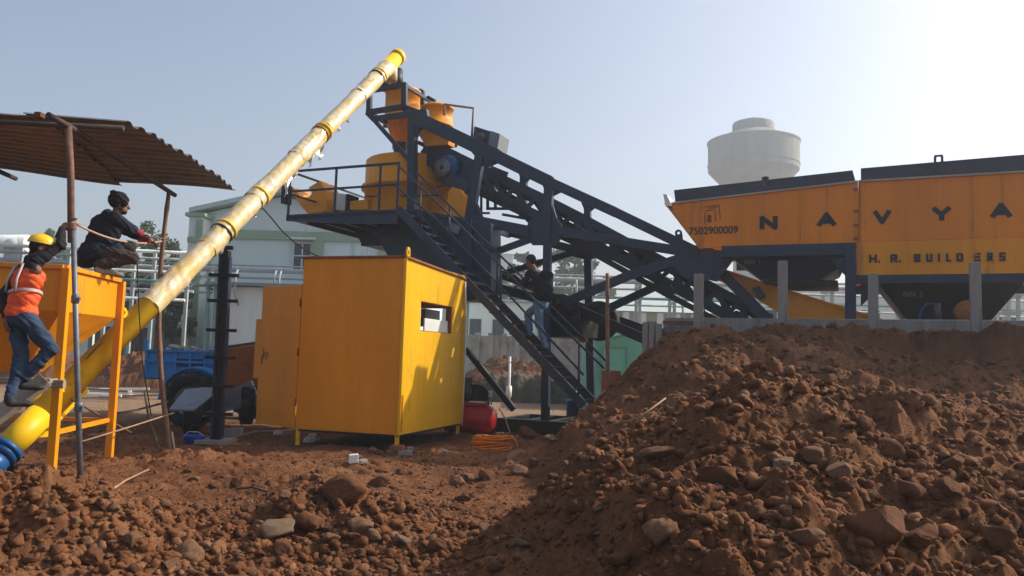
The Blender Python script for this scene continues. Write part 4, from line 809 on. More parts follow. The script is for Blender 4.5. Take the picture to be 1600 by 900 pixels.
# ================================================================== SCREW CONVEYOR (auger)
AUA, AUB = P(18, 694, 9.5), P(622, 88, 17.3)
def aug(px):                    # point of the auger's axis that is seen at this pixel column
    lo_, hi = 0.0, 1.0
    for _ in range(50):
        mid = (lo_+hi)/2; p = AUA.lerp(AUB, mid); d = p-CAM; x = 800+FPX*d.dot(CR)/d.dot(F0)
        if x < px: lo_ = mid
        else: hi = mid
    return AUA.lerp(AUB, lo_)
def auger():
    t = thing('screw_conveyor', 'long yellow screw conveyor tube half wrapped in glossy plastic film, rising to the mixer tower', 'screw conveyor', (AUA.x, AUA.y, AUA.z))
    ax = (AUB-AUA).normalized(); r_ = .155; m = MB(); m.tube([aug(50), AUB], r_, 28); tube = m.build('tube', bright, t)
    def wrapseg(x0, x1, seed, amp=.012, base=.006, m_=wrap):
        a = aug(x0); b = aug(x1); L_ = (b-a).length; n = max(8, int(L_/.035)); n1 = ax.orthogonal().normalized(); n2 = ax.cross(n1); mm = MB()
        def fn(u, v):
            th = v*2*math.pi; s = u*L_; nz = float(fbm(np.array([s*5+th*.9+seed]), np.array([th*1.4+s*1.3]), 3, seed)[0]); 
            rr = r_+base+amp*(nz+.5)+.0012*math.sin(s*38+th*2+seed)
            w2 = float(np.abs(vn(np.array([s*9+th*2.2+seed]), np.array([th*2.1-s*5]), seed+2))[0]); rr += amp*.9*(w2*2-.3)
            if u < .03 or u > .97: rr += .004*math.sin(th*5+seed)
            return a+ax*s+(n1*math.cos(th)+n2*math.sin(th))*rr
        mm.grid(fn, n, 36); mm.build('plastic_wrap', m_, tube)
    for i, (x0, x1) in enumerate(((232, 282), (282, 343), (322, 352), (352, 400), (396, 418), (418, 462), (462, 500), (508, 560), (560, 604))): wrapseg(x0, x1, 11+i*3, .007 if i % 2 else .016, .004 if i % 2 else .009)
    for x in (346, 353, 405, 500, 505, 588, 592): 
        p = aug(x); m = MB(); m.tube([p-ax*.02, p+ax*.02], r_+.032, 28); m.build('flange', rusty if x in (500,) else (black if x in (346, 588) else bright), tube)
    m = MB(); m.tube([AUB-ax*.12, AUB+ax*.02], r_+.02, 28); m.tube([AUB+ax*.02, AUB+ax*.05], r_+.005, 28); m.build('end_cap', bright, t)
    m = MB(); p = aug(612); m.tube([p, p-ZZ*.42], [.13, .14], 16); m.build('outlet', wrap, t)
    # hanging shreds of film
    rng = random.Random(3)
    for x, ln, wd in ((500, .42, .34), (490, .34, .22), (464, .25, .16), (452, .40, .10), (402, .2, .10), (528, .2, .08), (346, .22, .20), (541, .22, .07)):
        p = aug(x)-ZZ*r_*.8; mm = MB(); sd_ = rng.random()*9
        def fn(u, v, p=p, ln=ln, wd=wd, sd_=sd_):
            return p+ax*((v-.5)*wd*(1-.6*u)+.10*u*math.sin(sd_))-ZZ*(u*ln*(1-.35*abs(v-.5)))+V((.0, 1, 0))*(.05*math.sin(v*7+sd_+u*4)+.03*math.sin(u*9+sd_))+V((1, 0, 0))*.04*math.sin(u*8+v*5)
        mm.grid(fn, 10, 8); mm.build('torn_film', film, tube)
    # small yellow lug on the tube top
    p = aug(203); up = (ZZ-ax*ax.z).normalized(); m = MB()
    for k in range(14):
        a0, a1 = 2*math.pi*k/14, 2*math.pi*(k+1)/14; c_ = p+up*(r_+.07); 
        m.prism([c_+(ax*math.cos(a)+up*math.sin(a))*rr for a, rr in ((a0, .075), (a1, .075), (a1, .035), (a0, .035))], ax.cross(up)*.03)
    m.bar(p+up*r_*.9, p+up*(r_+.03), .12, .03, ax.cross(up)); m.build('lifting_lug', bright, tube)
    # inlet, lower body and motor
    ip = aug(84); m = MB(); c_ = ip+ZZ*.0; top = P(62, 618, c_.y); m.lathe((top.x, c_.y, 0), [(.01, top.z+.05), (.09, top.z+.035), (.125, top.z-.0), (.15, top.z-.06), (.155, top.z-.09), (.14, top.z-.09), (.135, top.z-.50)], 28); inl = m.build('inlet', bright, t)
    m = MB(); m.tube([top+V((.02, 0, .0)), top+V((.30, .0, .10))], [.07, .06], 14); m.build('inlet_elbow', bright, inl)
    a = aug(34); b = aug(64); m = MB(); m.tube([a-ax*.25, a, b], [.155, .162, .160], 28); hs_ = m.build('tail_housing', bright, t)
    m = MB(); m.bar(aug(58)-up*.19, aug(120)-up*.19, .12, .05, up); m.build('tail_rib', bright, hs_)
    mo = a-ax*.25; m = MB(); m.tube([mo-ax*.02, mo+ax*.04], .19, 28); m.tube([mo-ax*.10, mo], .175, 28); mf = m.build('motor', motorblue, t)
    m = MB(); m.tube([mo-ax*.34, mo-ax*.1], [.13, .16], 24); m.tube([mo-ax*.7, mo-ax*.34], .15, 24); m.build('motor_body', motorblue, mf)
    m = MB()
    for k in range(16):
        th = k*math.pi/8; n1 = ax.orthogonal().normalized(); n2 = ax.cross(n1); d = n1*math.cos(th)+n2*math.sin(th); m.bar(mo-ax*.66+d*.16, mo-ax*.36+d*.16, .015, .03, d)
    m.build('motor_fin', motorblue, mf)
    m = MB(); m.box(mo-ax*.5+up*.2, (.2, .16, .12), (ax, ax.cross(up), up)); m.build('terminal_box', motorblue, mf, .01)
    m = MB(); m.tube([mo-ax*.82, mo-ax*.7], [.13, .155], 24); m.build('fan_cover', black, mf)
    m = MB(); m.bar(mo+ax*.1, V((mo.x+.1, mo.y, 0.0)), .08); m.build('stand', black, t)
film = mat('torn_plastic_film', (0.62, 0.60, 0.58), 0.3, var=0.2, bump=0, trans=0.55)
auger()
def mast():
    p = aug(352); t = thing('support_mast', 'black lattice mast with cross rungs propping the wrapped tube', 'mast', (P(338, 686, p.y).x, p.y+.1, 0.08)); Y = p.y+.08
    top = P(352, 392, Y); bot = P(338, 688, Y); bot.z = .05; m = MB(); m.bar(bot, top, .15, .15, V((0, 1, 0))); po = m.build('post', black, t, .006)
    m = MB(); m.bar(bot+V((-.045, -.09, .1)), top+V((-.045, -.09, -.1)), .03, .03); m.bar(bot+V((.09, -.02, .1)), top+V((.09, -.02, -.1)), .03, .12); m.build('angle_iron', navy, po)
    for py in (430, 470, 516, 559, 603, 647):
        c = P(350-(py-430)*.048, py, Y-.11); r_ = MB(); r_.bar(c-V((.235, 0, 0)), c+V((.235, 0, 0)), .05, .05, ZZ); r_.build('rung', black, t)
    m = MB(); m.tube([top-ZZ*.05, p-ZZ*.1], .035, 8); m.bar(top+V((-.1, 0, .05)), top+V((.12, 0, .05)), .06); m.build('saddle', black, t)
    m = MB(); m.box((bot.x, bot.y, .08), (.5, .5, .06)); m.build('base_plate', conc, t)
mast()
# ================================================================== CONTROL CABIN
def cabin():
    be = R(17.5); e1 = V((-math.cos(be), math.sin(be), 0)); e2 = V((math.sin(be), math.cos(be), 0)); c0 = P(622, 680, 12.3); zb, zt = c0.z, P(629, 403, 12.3).z
    W_, D_ = 1.79, 2.62; z0 = .05
    t = thing('control_cabin', 'yellow sheet steel control cabin with small window, raised on bricks', 'cabin', (c0.x, c0.y, z0)); O = V((c0.x, c0.y, 0))
    nr = -e1; d = .03
    # door-side wall facing the camera; deeper orange paints its shade into the colour
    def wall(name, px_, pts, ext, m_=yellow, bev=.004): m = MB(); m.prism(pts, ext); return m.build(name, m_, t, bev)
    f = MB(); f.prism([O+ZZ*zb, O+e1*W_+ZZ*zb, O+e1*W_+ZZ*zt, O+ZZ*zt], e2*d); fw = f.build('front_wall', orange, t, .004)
    f = MB(); f.bar(O+e1*.9-e2*.001+ZZ*(zb+.02), O+e1*.9-e2*.001+ZZ*(zt-.04), .012, .006, e2); f.bar(O+e1*.02-e2*.001+ZZ*(zb+1.35), O+e1*(W_-.02)-e2*.001+ZZ*(zb+1.35), .008, .004, e2); f.build('seam', orange, fw)
    # right wall with window opening; window found from its pixels on this wall
    a = onplane(658, 470, O, nr); b = onplane(705, 522, O, nr); s0 = (a-O).dot(e2); s1 = (b-O).dot(e2); zw1 = a.z; zw0 = onplane(657, 517, O, nr).z
    m = MB(); P2 = lambda s, z: O+e2*s+ZZ*z+e1*.0
    for q in (((0, zb), (s0, zt)), ((s1, zb), (D_, zt)), ((s0, zb), (s1, zw0)), ((s0, zw1), (s1, zt))):
        (sa, za), (sb, zb_) = q; m.prism([P2(sa, za), P2(sb, za), P2(sb, zb_), P2(sa, zb_)], e1*d)
    rw = m.build('side_wall', yellow, t)
    m = MB()
    for pa, pb in ((P2(s0, zw0), P2(s1, zw0)), (P2(s0, zw1), P2(s1, zw1)), (P2(s0, zw0), P2(s0, zw1)), (P2(s1, zw0), P2(s1, zw1))): m.bar(pa+e1*.03, pb+e1*.03, .025, .05, nr)
    m.build('window_frame', rusty, rw)
    m = MB(); m.bar(P2(.10, zb+.05)-e1*.012, P2(.10, zb+.60)-e1*.012, .03, .02, nr); m.build('bracket', yellow, rw)
    # rear, left walls, floor, roof
    m = MB(); sw0, sw1 = .35, 1.55; B0 = O+e2*D_
    for (sa, za), (sb, zb_) in (((d, zb), (sw0, zt-.1)), ((sw1, zb), (W_, zt-.1)), ((sw0, zb), (sw1, zb+1.05)), ((sw0, zb+2.1), (sw1, zt-.1))): m.prism([B0+e1*sa+ZZ*za, B0+e1*sb+ZZ*za, B0+e1*sb+ZZ*zb_, B0+e1*sa+ZZ*zb_], -e2*d)
    m.build('rear_wall', yellow, t)
    m = MB(); lft = O+e1*W_; m.prism([lft+ZZ*zb+e2*.75, lft+e2*D_+ZZ*zb, lft+e2*D_+ZZ*(zt-.1), lft+e2*.75+ZZ*(zt-.1)], -e1*d); m.build('left_wall', yellow, t)
    m = MB(); m.prism([O+ZZ*(zb-.03), lft+ZZ*(zb-.03), lft+e2*D_+ZZ*(zb-.03), O+e2*D_+ZZ*(zb-.03)], ZZ*.025); m.build('floor', black, t)
    m = MB(); o = .035; R_ = [O-e1*o-e2*o+ZZ*(zt+.005), lft+e1*o-e2*o+ZZ*(zt+.005), lft+e1*o+e2*(D_+o)+ZZ*(zt-.07), O-e1*o+e2*(D_+o)+ZZ*(zt-.07)]; m.prism(R_, ZZ*.035); rf = m.build('roof', rusty, t, .004)
    p = O+e1*-.0+e2*.18+ZZ*(zt+.03)+e1*.03; m = MB()
    for k in range(16):
        a0, a1 = 2*math.pi*k/16, 2*math.pi*(k+1)/16; c_ = p+ZZ*.08
        m.prism([c_+(e2*math.cos(a)+ZZ*math.sin(a)*1.5)*rr for a, rr in ((a0, .06), (a1, .06), (a1, .03), (a0, .03))], e1*.03)
    m.build('lifting_eye', yellow, rf)
    # legs
    for s, u in ((.03, .03), (D_-.04, .03), (.03, W_-.04), (D_-.04, W_-.04)):
        q = O+e1*u+e2*s; m = MB(); m.bar(q+ZZ*(gz(q.x, q.y)+.02), q+ZZ*(zb+.0), .06); m.build('leg', yellow, t)
    m = MB(); m.bar(O-e1*.006-e2*.006+ZZ*zb, O-e1*.006-e2*.006+ZZ*zt, .045); m.bar(O+e2*D_-e1*.006+ZZ*zb, O+e2*D_-e1*.006+ZZ*(zt-.09), .045); m.build('corner_angle', yellow, t)
    # inside: white board set at the opening to catch sun, grey panel behind
    pl_ = O+e1*.055; ca = onplane(664, 497, pl_, nr); cb = onplane(700, 497, pl_, nr); m = MB(); m.prism([ca-ZZ*(ca.z-zb), cb-ZZ*(cb.z-zb), V((cb.x, cb.y, ca.z)), ca], e1*.03); m.build('white_board', white, t, .01)
    m = MB(); u0 = onplane(665, 482, O+e1*.9, nr); u1 = onplane(688, 482, O+e1*.9, nr); m.prism([u0-ZZ*.35, u1-ZZ*.35, V((u1.x, u1.y, u0.z)), u0], e1*.1); m.build('daylight_panel', grey, t, .01)  # grey stands in for daylight seen through the rear window
    # door standing open on the far left
    h = lft+e2*.02; dd = (V((-.93, .42, 0))).normalized(); zd = P(440, 447, h.y+.5).z; m = MB(); hinge = P(466, 560, 13.0); hinge.z = 0; free = P(405, 560, 13.6); free.z = 0
    m.prism([hinge+ZZ*(zb+.0), free+ZZ*(zb+.0), free+ZZ*zd, hinge+ZZ*zd], V((.02, .05, 0)).normalized()*.04); dr = m.build('door', orange, t, .004)
    for zz in (.35, 1.15, 1.95): m = MB(); m.tube([hinge-V((0, .03, 0))+ZZ*(zb+zz), hinge-V((0, .03, 0))+ZZ*(zb+zz+.12)], .018, 8); m.build('hinge', rusty, dr)
    m = MB(); hp = free.lerp(hinge, .12)-V((0, .05, 0))+ZZ*(zb+1.0); m.tube([hp, hp-V((0, .05, 0)), hp-V((0, .05, -.14)), hp+ZZ*.14], .009, 6); m.build('handle', black, dr)
    m = MB(); dv = (free-hinge).normalized(); m.prism([free+ZZ*(zb+.75), free+dv*.14+ZZ*(zb+.75), free+dv*.14+ZZ*(zb+1.75), free+ZZ*(zb+1.75)], V((0, .03, 0))); m.prism([free-dv*.02+ZZ*(zb+1.18)-V((0, .03, 0)), free-dv*.1+ZZ*(zb+1.18)-V((0, .03, 0)), free-dv*.1+ZZ*(zb+1.28)-V((0, .03, 0)), free-dv*.02+ZZ*(zb+1.28)-V((0, .03, 0))], V((0, .02, 0))); m.build('door_flap', orange, dr)
    tx = MB(); o_ = onplane(411, 561, hinge, V((-dv.y, dv.x, 0)))-V((.0, .006, 0)); nn = V((dv.y, -dv.x, 0)); nn = nn if nn.y < 0 else -nn
    glyph(tx, '1', o_-V((0, .004, 0)), -dv, ZZ, .05, .11, .015, nn); glyph(tx, '7', o_-dv*.06-V((0, .004, 0)), -dv, ZZ, .07, .11, .015, nn); tx.build('lettering', mat('dark_marker', (.09, .03, .02), .7), dr)
    # bricks under the front leg
    rng = random.Random(2); g0 = gz(O.x, O.y)
    for i, (dx, dy, dz, mm, lab) in enumerate(((-.06, -.02, 0, beige, 'dusty brick under the cabin leg, lowest left'), (.12, -.05, 0, conc, 'pale broken brick under the cabin leg, lowest right'), (.0, -.03, .075, brick, 'red brick directly under the cabin leg'))):
        m = MB(); q = O+V((dx, dy, g0+.03+dz)); an = rng.uniform(-.3, .3); m.box(q, (.21, .11, .072), (V((math.cos(an), math.sin(an), 0)), V((-math.sin(an), math.cos(an), 0)), ZZ)); o2 = m.build('brick', mm, None, .006, loc=q); tag(o2, lab, 'brick', 'bricks propping the cabin')
cabin()
# ================================================================== CEMENT HOPPER
def hopper():
    A = P(100, 424, 8.8); B = P(187, 433, 10.4); zt = (A.z+B.z)/2; A.z = B.z = zt; e2 = (B-A).normalized(); e1 = V((-1, .02, 0)).normalized()
    e1 = V((-e2.y, e2.x, 0)); D_ = (B-A).length; W_ = 2.3; zm = P(105, 486, 8.8).z; zo = 1.17
    t = thing('cement_hopper', 'orange yellow steel feed hopper on four legs with the squatting man on its rim', 'hopper', (A.x, A.y, 0))
    m = MB(); Cc, Dd = B+e1*W_, A+e1*W_; lo_ = lambda p: V((p.x, p.y, zm))
    th = .015
    for p, q, nn in ((A, B, e1), (A, Dd, e2), (Dd, Cc, -e1), (B, Cc, -e2)):
        m.prism([p, q, lo_(q), lo_(p)], nn*th)
    m.build('bin_body', orange, t, .003)
    oc = A+e1*.82+e2*(D_*.5); o = [oc+e2*-.22+e1*-.22, oc+e2*.22+e1*-.22, oc+e2*.22+e1*.22, oc+e2*-.22+e1*.22]
    for p in o: p.z = zo
    m = MB(); top = [lo_(A), lo_(B), lo_(Cc), lo_(Dd)]; m.add(top+o, [(0, 1, 5, 4), (1, 2, 6, 5), (2, 3, 7, 6), (3, 0, 4, 7), (4, 5, 6, 7)]); m.build('cone', orange, t)
    m = MB(); r = .07
    for p, q in ((A, B), (B, Cc), (Cc, Dd), (Dd, A)): m.bar(p+ZZ*.0, q+ZZ*.0, r, .05, ZZ)
    m.build('rim', orange, t, .004)
    for p, dx in ((A, 1), (B, 1), (Cc, -1), (Dd, -1)):
        q = p-e1*.03*dx; m = MB(); g = gz(q.x, q.y); m.bar(V((q.x-.0, q.y, g-.3)), V((q.x, q.y, zt-.01)), .085, .085, e2); m.build('leg', orange, t, .005)
    m = MB(); zb_ = P(110, 678, 8.8).z; a = A+ZZ*0; b = B+ZZ*0; a.z = zb_; b.z = P(180, 660, 10.4).z; b.z = zb_+.02; m.bar(a+e2*.05, b, .045, .05, ZZ); m.bar(a+e1*W_, b+e1*W_, .045, .05); m.bar(b, b+e1*W_, .045); m.build('brace', orange, t)
hopper()
# ================================================================== SHELTER
def shelter():
    pf, pt = P(127, 762, 8.5), P(107, 197, 8.5); qf, qt = P(268, 700, 11.6), P(264, 299, 11.6)
    t = thing('roadside_shelter', 'flimsy shelter of rusty corrugated sheets on thin poles over the hopper', 'shelter', (pf.x, pf.y, 0)); t.name = 'sheet_shelter'
    pf.z = gz(pf.x, pf.y)-.1; qf.z = gz(qf.x, qf.y)-.1
    mid = P(114, 343, 8.5); m = MB(); m.tube([pf, pf.lerp(mid, .5), mid], [.030, .029, .028], 14)
    for px, py in ((118, 467), (123, 636)): c = P(px, py, 8.5); m.tube([c-ZZ*.05, c-ZZ*.035, c+ZZ*.035, c+ZZ*.05], [.033, .042, .042, .033], 14); m.box(c+V((.045, -.02, 0)), (.03, .03, .03))
    p1 = m.build('pole', galv, t)
    m = MB(); m.tube([mid-ZZ*.25, mid.lerp(pt, .5), pt], [.036, .037, .035], 12); m.tube([mid+ZZ*.0, mid+ZZ*.02], .041, 12); m.build('pole_extension', rustpipe, p1)
    m = MB(); pts = []; rs = []
    for i in range(31):
        k = i/30; pts.append(qf.lerp(qt, k)+V((-.16*math.sin(k*math.pi)*1.0, 0, 0))); rs.append(.040*(1-.25*k)*(1.18 if i % 4 == 0 else 1))
    m.tube(pts, rs, 10); m.build('bamboo_post', bamboo, t)
    for x, y in ((-6.9, 8.6), (-7.6, 11.4)): m = MB(); m.tube([(x, y, 0), (x, y, 3.9)], .035, 10); m.build('bamboo_post', bamboo, t)
    m = MB(); m.tube([pt+V((-.05, -.3, .03)), pt, qt, qt+(qt-pt).normalized()*.25], .034, 10); m.build('beam', darkpole, t)
    m = MB(); m.tube([V((-7.0, 8.2, 3.93)), V((-7.6, 12, 4.0))], .035, 10); m.tube([pt+V((.5, .2, .05)), V((-7.2, 8.6, 3.95))], .03, 8); m.tube([P(60, 190, 9.3), P(172, 204, 9.3)], .016, 8); m.build('purlin', darkpole, t)
    NR, FR, NL, FL = P(200, 195, 8.75), P(368, 303, 12.35), P(-260, 158, 8.45), P(-260, 240, 11.4)
    cornr = P(66, 183, 8.7)
    def sheet(u0, u1, lift, v0=0.0, rip=.0, seed=0):
        m = MB(); n = 13
        def fn(a, b, off=0.0):
            u = u0+(u1-u0)*a; v = v0+(1-v0)*b; p = (NR.lerp(FR, v)).lerp(NL.lerp(FL, v), u)
            w_ = v*n; s = max(-1, min(1, 1.7*math.sin(w_*2*math.pi))); return p+ZZ*(.022*s+lift+.04*math.sin(u*9+seed)*v+.05*math.sin(v*3.1)+off)+V((-.02*math.sin(v*21+seed), 0, 0))
        m.grid(lambda a, b: fn(a, b), 26, 156, False); m.grid(lambda a, b: fn(a, b, .004), 26, 156, False)
        m.build('corrugated_sheet', sheetm, t)
    sheet(0.0, .36, .03, 0.0, seed=1); sheet(.30, .70, .0, .0, seed=2); sheet(.66, 1.05, .02, .0, seed=5)
    m = MB(); c = P(62, 180, 8.6); m.box(c, (.07, .09, .05)); m.build('stone_weight', stonered, t)
shelter()
def planks():
    for i, (x0, y0, x1, y1, w_, h_, lab) in enumerate(((-150, 752, 68, 590, .17, .04, 'weathered grey plank ramp under the climbing man\'s foot, upper one'), (-150, 768, 76, 597, .10, .06, 'narrow pale timber along the front of the plank ramp'))):
        a = P(x0, y0, 7.9-.12*i); b = P(x1, y1, 8.45-.12*i); m = MB(); m.bar(a, b, w_, h_, V((.1, -.45, 1))); o = m.build('plank', wood, None, .004, loc=a); tag(o, lab, 'plank', 'planks of the ramp')
    m = MB(); a = P(50, 594, 8.75); m.box(a, (.55, .30, .05)); o = m.build('plank', wood, None, .004, loc=a); tag(o, 'dark flat board lying level behind the plank ramp', 'plank', 'planks of the ramp')
    m = MB(); a = P(82, 600, 8.7); m.box(a, (.26, .06, .09)); o = m.build('plank', wood, None, .004, loc=a); tag(o, 'short grey offcut wedged against the front orange leg', 'plank', 'planks of the ramp')
planks()
def ropes():
    a = P(113, 349, 8.5)+V((.03, 0, 0)); b = P(252, 377, 11.5); m = MB(); m.tube(sag(a, b, .10, 18), .013, 7); m.tube([a+V((.0, -.02, 0)), a+V((-.05, -.03, -.01)), a+V((-.06, .03, 0)), a+V((.02, .04, .01)), a], .014, 7)
    o = m.build('rope', rope, None); tag(o, 'pinkish rope stretched between the steel pole and the bamboo post', 'rope')
    m = MB(); m.tube([P(214, 395, 10.6), P(217, 480, 10.6), P(222, 560, 10.7), P(228, 600, 10.8), P(236, 648, 11)], .008, 6); tag(m.build('hanging_cable', cable), 'thin grey cable hanging beside the orange hopper leg', 'cable')
    m = MB(); p = aug(405); m.tube([p-ZZ*.1]+[P(x, y, 13.6+(x-408)*.006) for x, y in ((408, 322), (422, 338), (440, 360), (458, 377), (480, 392), (505, 404), (525, 410))], .013, 6); tag(m.build('power_cable', cable), 'black power cable drooping from the wrapped tube to the cabin roof', 'cable')
    p0 = aug(216); up = V((0, 0, .12)); m = MB(); m.tube([aug(x)+V((0, -.16, .03+.04*math.sin(x*.09))) for x in (205, 190, 175, 160, 145, 130, 115, 100)], .010, 6); tag(m.build('motor_cable', cable), 'thin dark cable lying along the yellow part of the tube', 'cable')
    m = MB(); m.tube(sag(P(728, 545, 15.2), P(812, 552, 19), .35, 12), .012, 6); tag(m.build('slack_cable', cable), 'slack dark cable hanging across the gap right of the cabin', 'cable')
    m = MB(); a = P(727, 440, 14.7); m.tube([a, P(729, 500, 14.7), P(725, 600, 14.7), P(722, 665, 14.7)], .012, 6); tag(m.build('conduit', white), 'thin pale conduit running down the rear corner of the cabin', 'conduit')
    m = MB(); m.tube([P(780, 638, 15.0), P(790, 655, 14.7), P(797, 676, 14.4)], .012, 6); tag(m.build('air_line', tan), 'thin tan air line slanting down beside the red tank', 'hose')
ropes()
# ================================================================== TRAILERS
def wheel(t, c, ax, R_, w_, name='wheel'):
    m = MB(); h = w_/2; prof = [(R_*.52, -h*.8), (R_*.86, -h), (R_*.97, -h*.8), (R_, -h*.4), (R_, h*.4), (R_*.97, h*.8), (R_*.86, h), (R_*.52, h*.8), (R_*.5, 0)]; m.lathe(c, prof+[prof[0]], 40, axis=ax)
    n = ax.orthogonal().normalized(); b = ax.cross(n)
    for k in range(28):
        a = k*math.pi/14; d = n*math.cos(a)+b*math.sin(a); tt = -n*math.sin(a)+b*math.cos(a); s = 1 if k % 2 else -1; m.box(c+d*(R_+.004)+ax*(h*.42*s), (.045, h*.8, .03), (tt, ax, d))
    wh = m.build(name, rubber, t); m = MB(); m.lathe(c, [(.01, -h*.5), (R_*.18, -h*.55), (R_*.2, -h*.3), (R_*.42, -h*.25), (R_*.5, -h*.75), (R_*.54, -h*.8), (R_*.54, h*.8), (R_*.5, h*.7), (R_*.4, h*.2), (.01, h*.3)], 28, axis=ax); m.build('rim', grey, wh); return wh
def trolley():
    Y = 15.2; c = P(285, 600, Y); t = thing('farm_trailer', 'bright blue farm trailer loaded with grey rubble, parked behind the bamboo post', 'trailer', (c.x, Y, .05))
    x0, x1 = P(227, 570, Y).x, P(346, 570, Y).x; z1, z0 = P(280, 547, Y).z, P(280, 592, Y).z; D_ = 3.2; m = MB()
    for a, b in (((x0, Y), (x1, Y)), ((x0, Y+D_), (x1, Y+D_)), ((x0, Y), (x0, Y+D_)), ((x1, Y), (x1, Y+D_))): m.bar(V((a[0], a[1], (z0+z1)/2)), V((b[0], b[1], (z0+z1)/2)), .04, z1-z0, ZZ)
    m.box(((x0+x1)/2, Y+D_/2, z0), (x1-x0, D_, .05)); bd = m.build('bed', blue, t, .004)
    m = MB(); n = 4
    for i in range(6): x = x0+.03+i*(x1-x0-.06)/5; m.box((x, Y-.035, (z0+z1)/2), (.045, .03, z1-z0))
    for z in (z0+.03, (z0+z1)/2+.05, z1-.02): m.box(((x0+x1)/2, Y-.04, z), (x1-x0, .035, .045))
    m.build('rib', blue, bd, .003)
    m = MB(); c2 = P(297, 567, Y); m.box((c2.x, Y-.03, c2.z), (.52, .02, .15)); m.build('slot', mat('dark_blue_paint', (.01, .03, .09), .6), bd)
    m = MB(); m.box((x0-.0, Y-.02, z1+.08), (.07, .07, .2)); m.box(((x0+x1)/2, Y+D_, z1+.04), (x1-x0, .04, .12)); m.build('headboard', blue, bd)
    m = MB(); rng = random.Random(8)
    for i in range(70):
        p = V((rng.uniform(x0+.1, x1-.1), Y+rng.uniform(.1, 1.2), z1-.02+rng.uniform(-.05, .08))); d = V((rng.uniform(-1, 1), rng.uniform(-1, 1), rng.uniform(-.5, .5))).normalized(); m.box(p, (rng.uniform(.05, .16), rng.uniform(.03, .1), rng.uniform(.02, .08)), (d, d.orthogonal().normalized(), d.cross(d.orthogonal().normalized())))
    o = m.build('rubble_load', conc, None, 0, loc=(c.x, Y+.6, z1)); tag(o, 'pale grey rubble heaped in the blue trailer bed', 'rubble', kind='stuff')
    wc = P(299, 626, 14.75); wheel(t, wc, V((.15, 1, 0)).normalized(), .50, .30); wheel(t, wc+V((.3, 2.6, 0)), V((.15, 1, 0)).normalized(), .50, .30)
    m = MB(); 
    for k in range(10):
        a0, a1 = math.pi*k/10, math.pi*(k+1)/10
        m.prism([wc+V((math.cos(a)*r_, 0, math.sin(a)*r_)) for a, r_ in ((a0, .62), (a1, .62), (a1, .585), (a0, .585))], V((0, .34, 0)))
    m.build('mudguard', blue, t)
    m = MB(); m.bar((x0+.2, Y+.4, z0-.1), (x1+.5, Y+.4, z0-.1), .1); m.bar((x0+.2, Y+2.4, z0-.1), (x1+.5, Y+2.4, z0-.1), .1); m.bar(wc+V((0, 0, 0)), wc+V((.3, 2.6, 0)), .09); m.bar(wc+V((0, .3, 0)), V((wc.x, Y+.4, z0)), .08); m.build('axle', black, t)
trolley()
def rusty_rig():
    Y = 14.6; c = P(387, 634, Y); t = thing('rusty_trailer', 'rusty orange two wheeled machine half hidden behind the cabin door', 'trailer', (c.x, Y, .05))
    m = MB(); m.prism([P(350, 552, Y), P(356, 545, Y), P(398, 538, Y), P(402, 604, Y), P(352, 614, Y), P(346, 590, Y)], V((.2, 1.1, 0))); m.build('body', rusty, t, .02)
    m = MB(); m.prism([P(352, 540, Y+.5), P(402, 533, Y+.5), P(402, 550, Y+.5), P(352, 552, Y+.5)], V((.1, .5, 0))); m.build('hood', pumpgrey, t, .02)
    wheel(t, P(386, 632, Y-.25), V((.92, .38, 0)).normalized(), .33, .24); wheel(t, P(300, 652, 14.0)+V((0, 0, .0)), V((.92, .38, 0)).normalized(), .26, .30)
    m = MB(); m.bar(P(350, 628, Y-.3), P(398, 607, Y-.3), .10, .3, ZZ); m.bar(P(335, 646, 13.9), P(356, 622, Y-.3), .06); m.bar(P(300, 652, 14.0), P(386, 632, Y-.25), .07); m.build('chassis', plate, t)
rusty_rig()
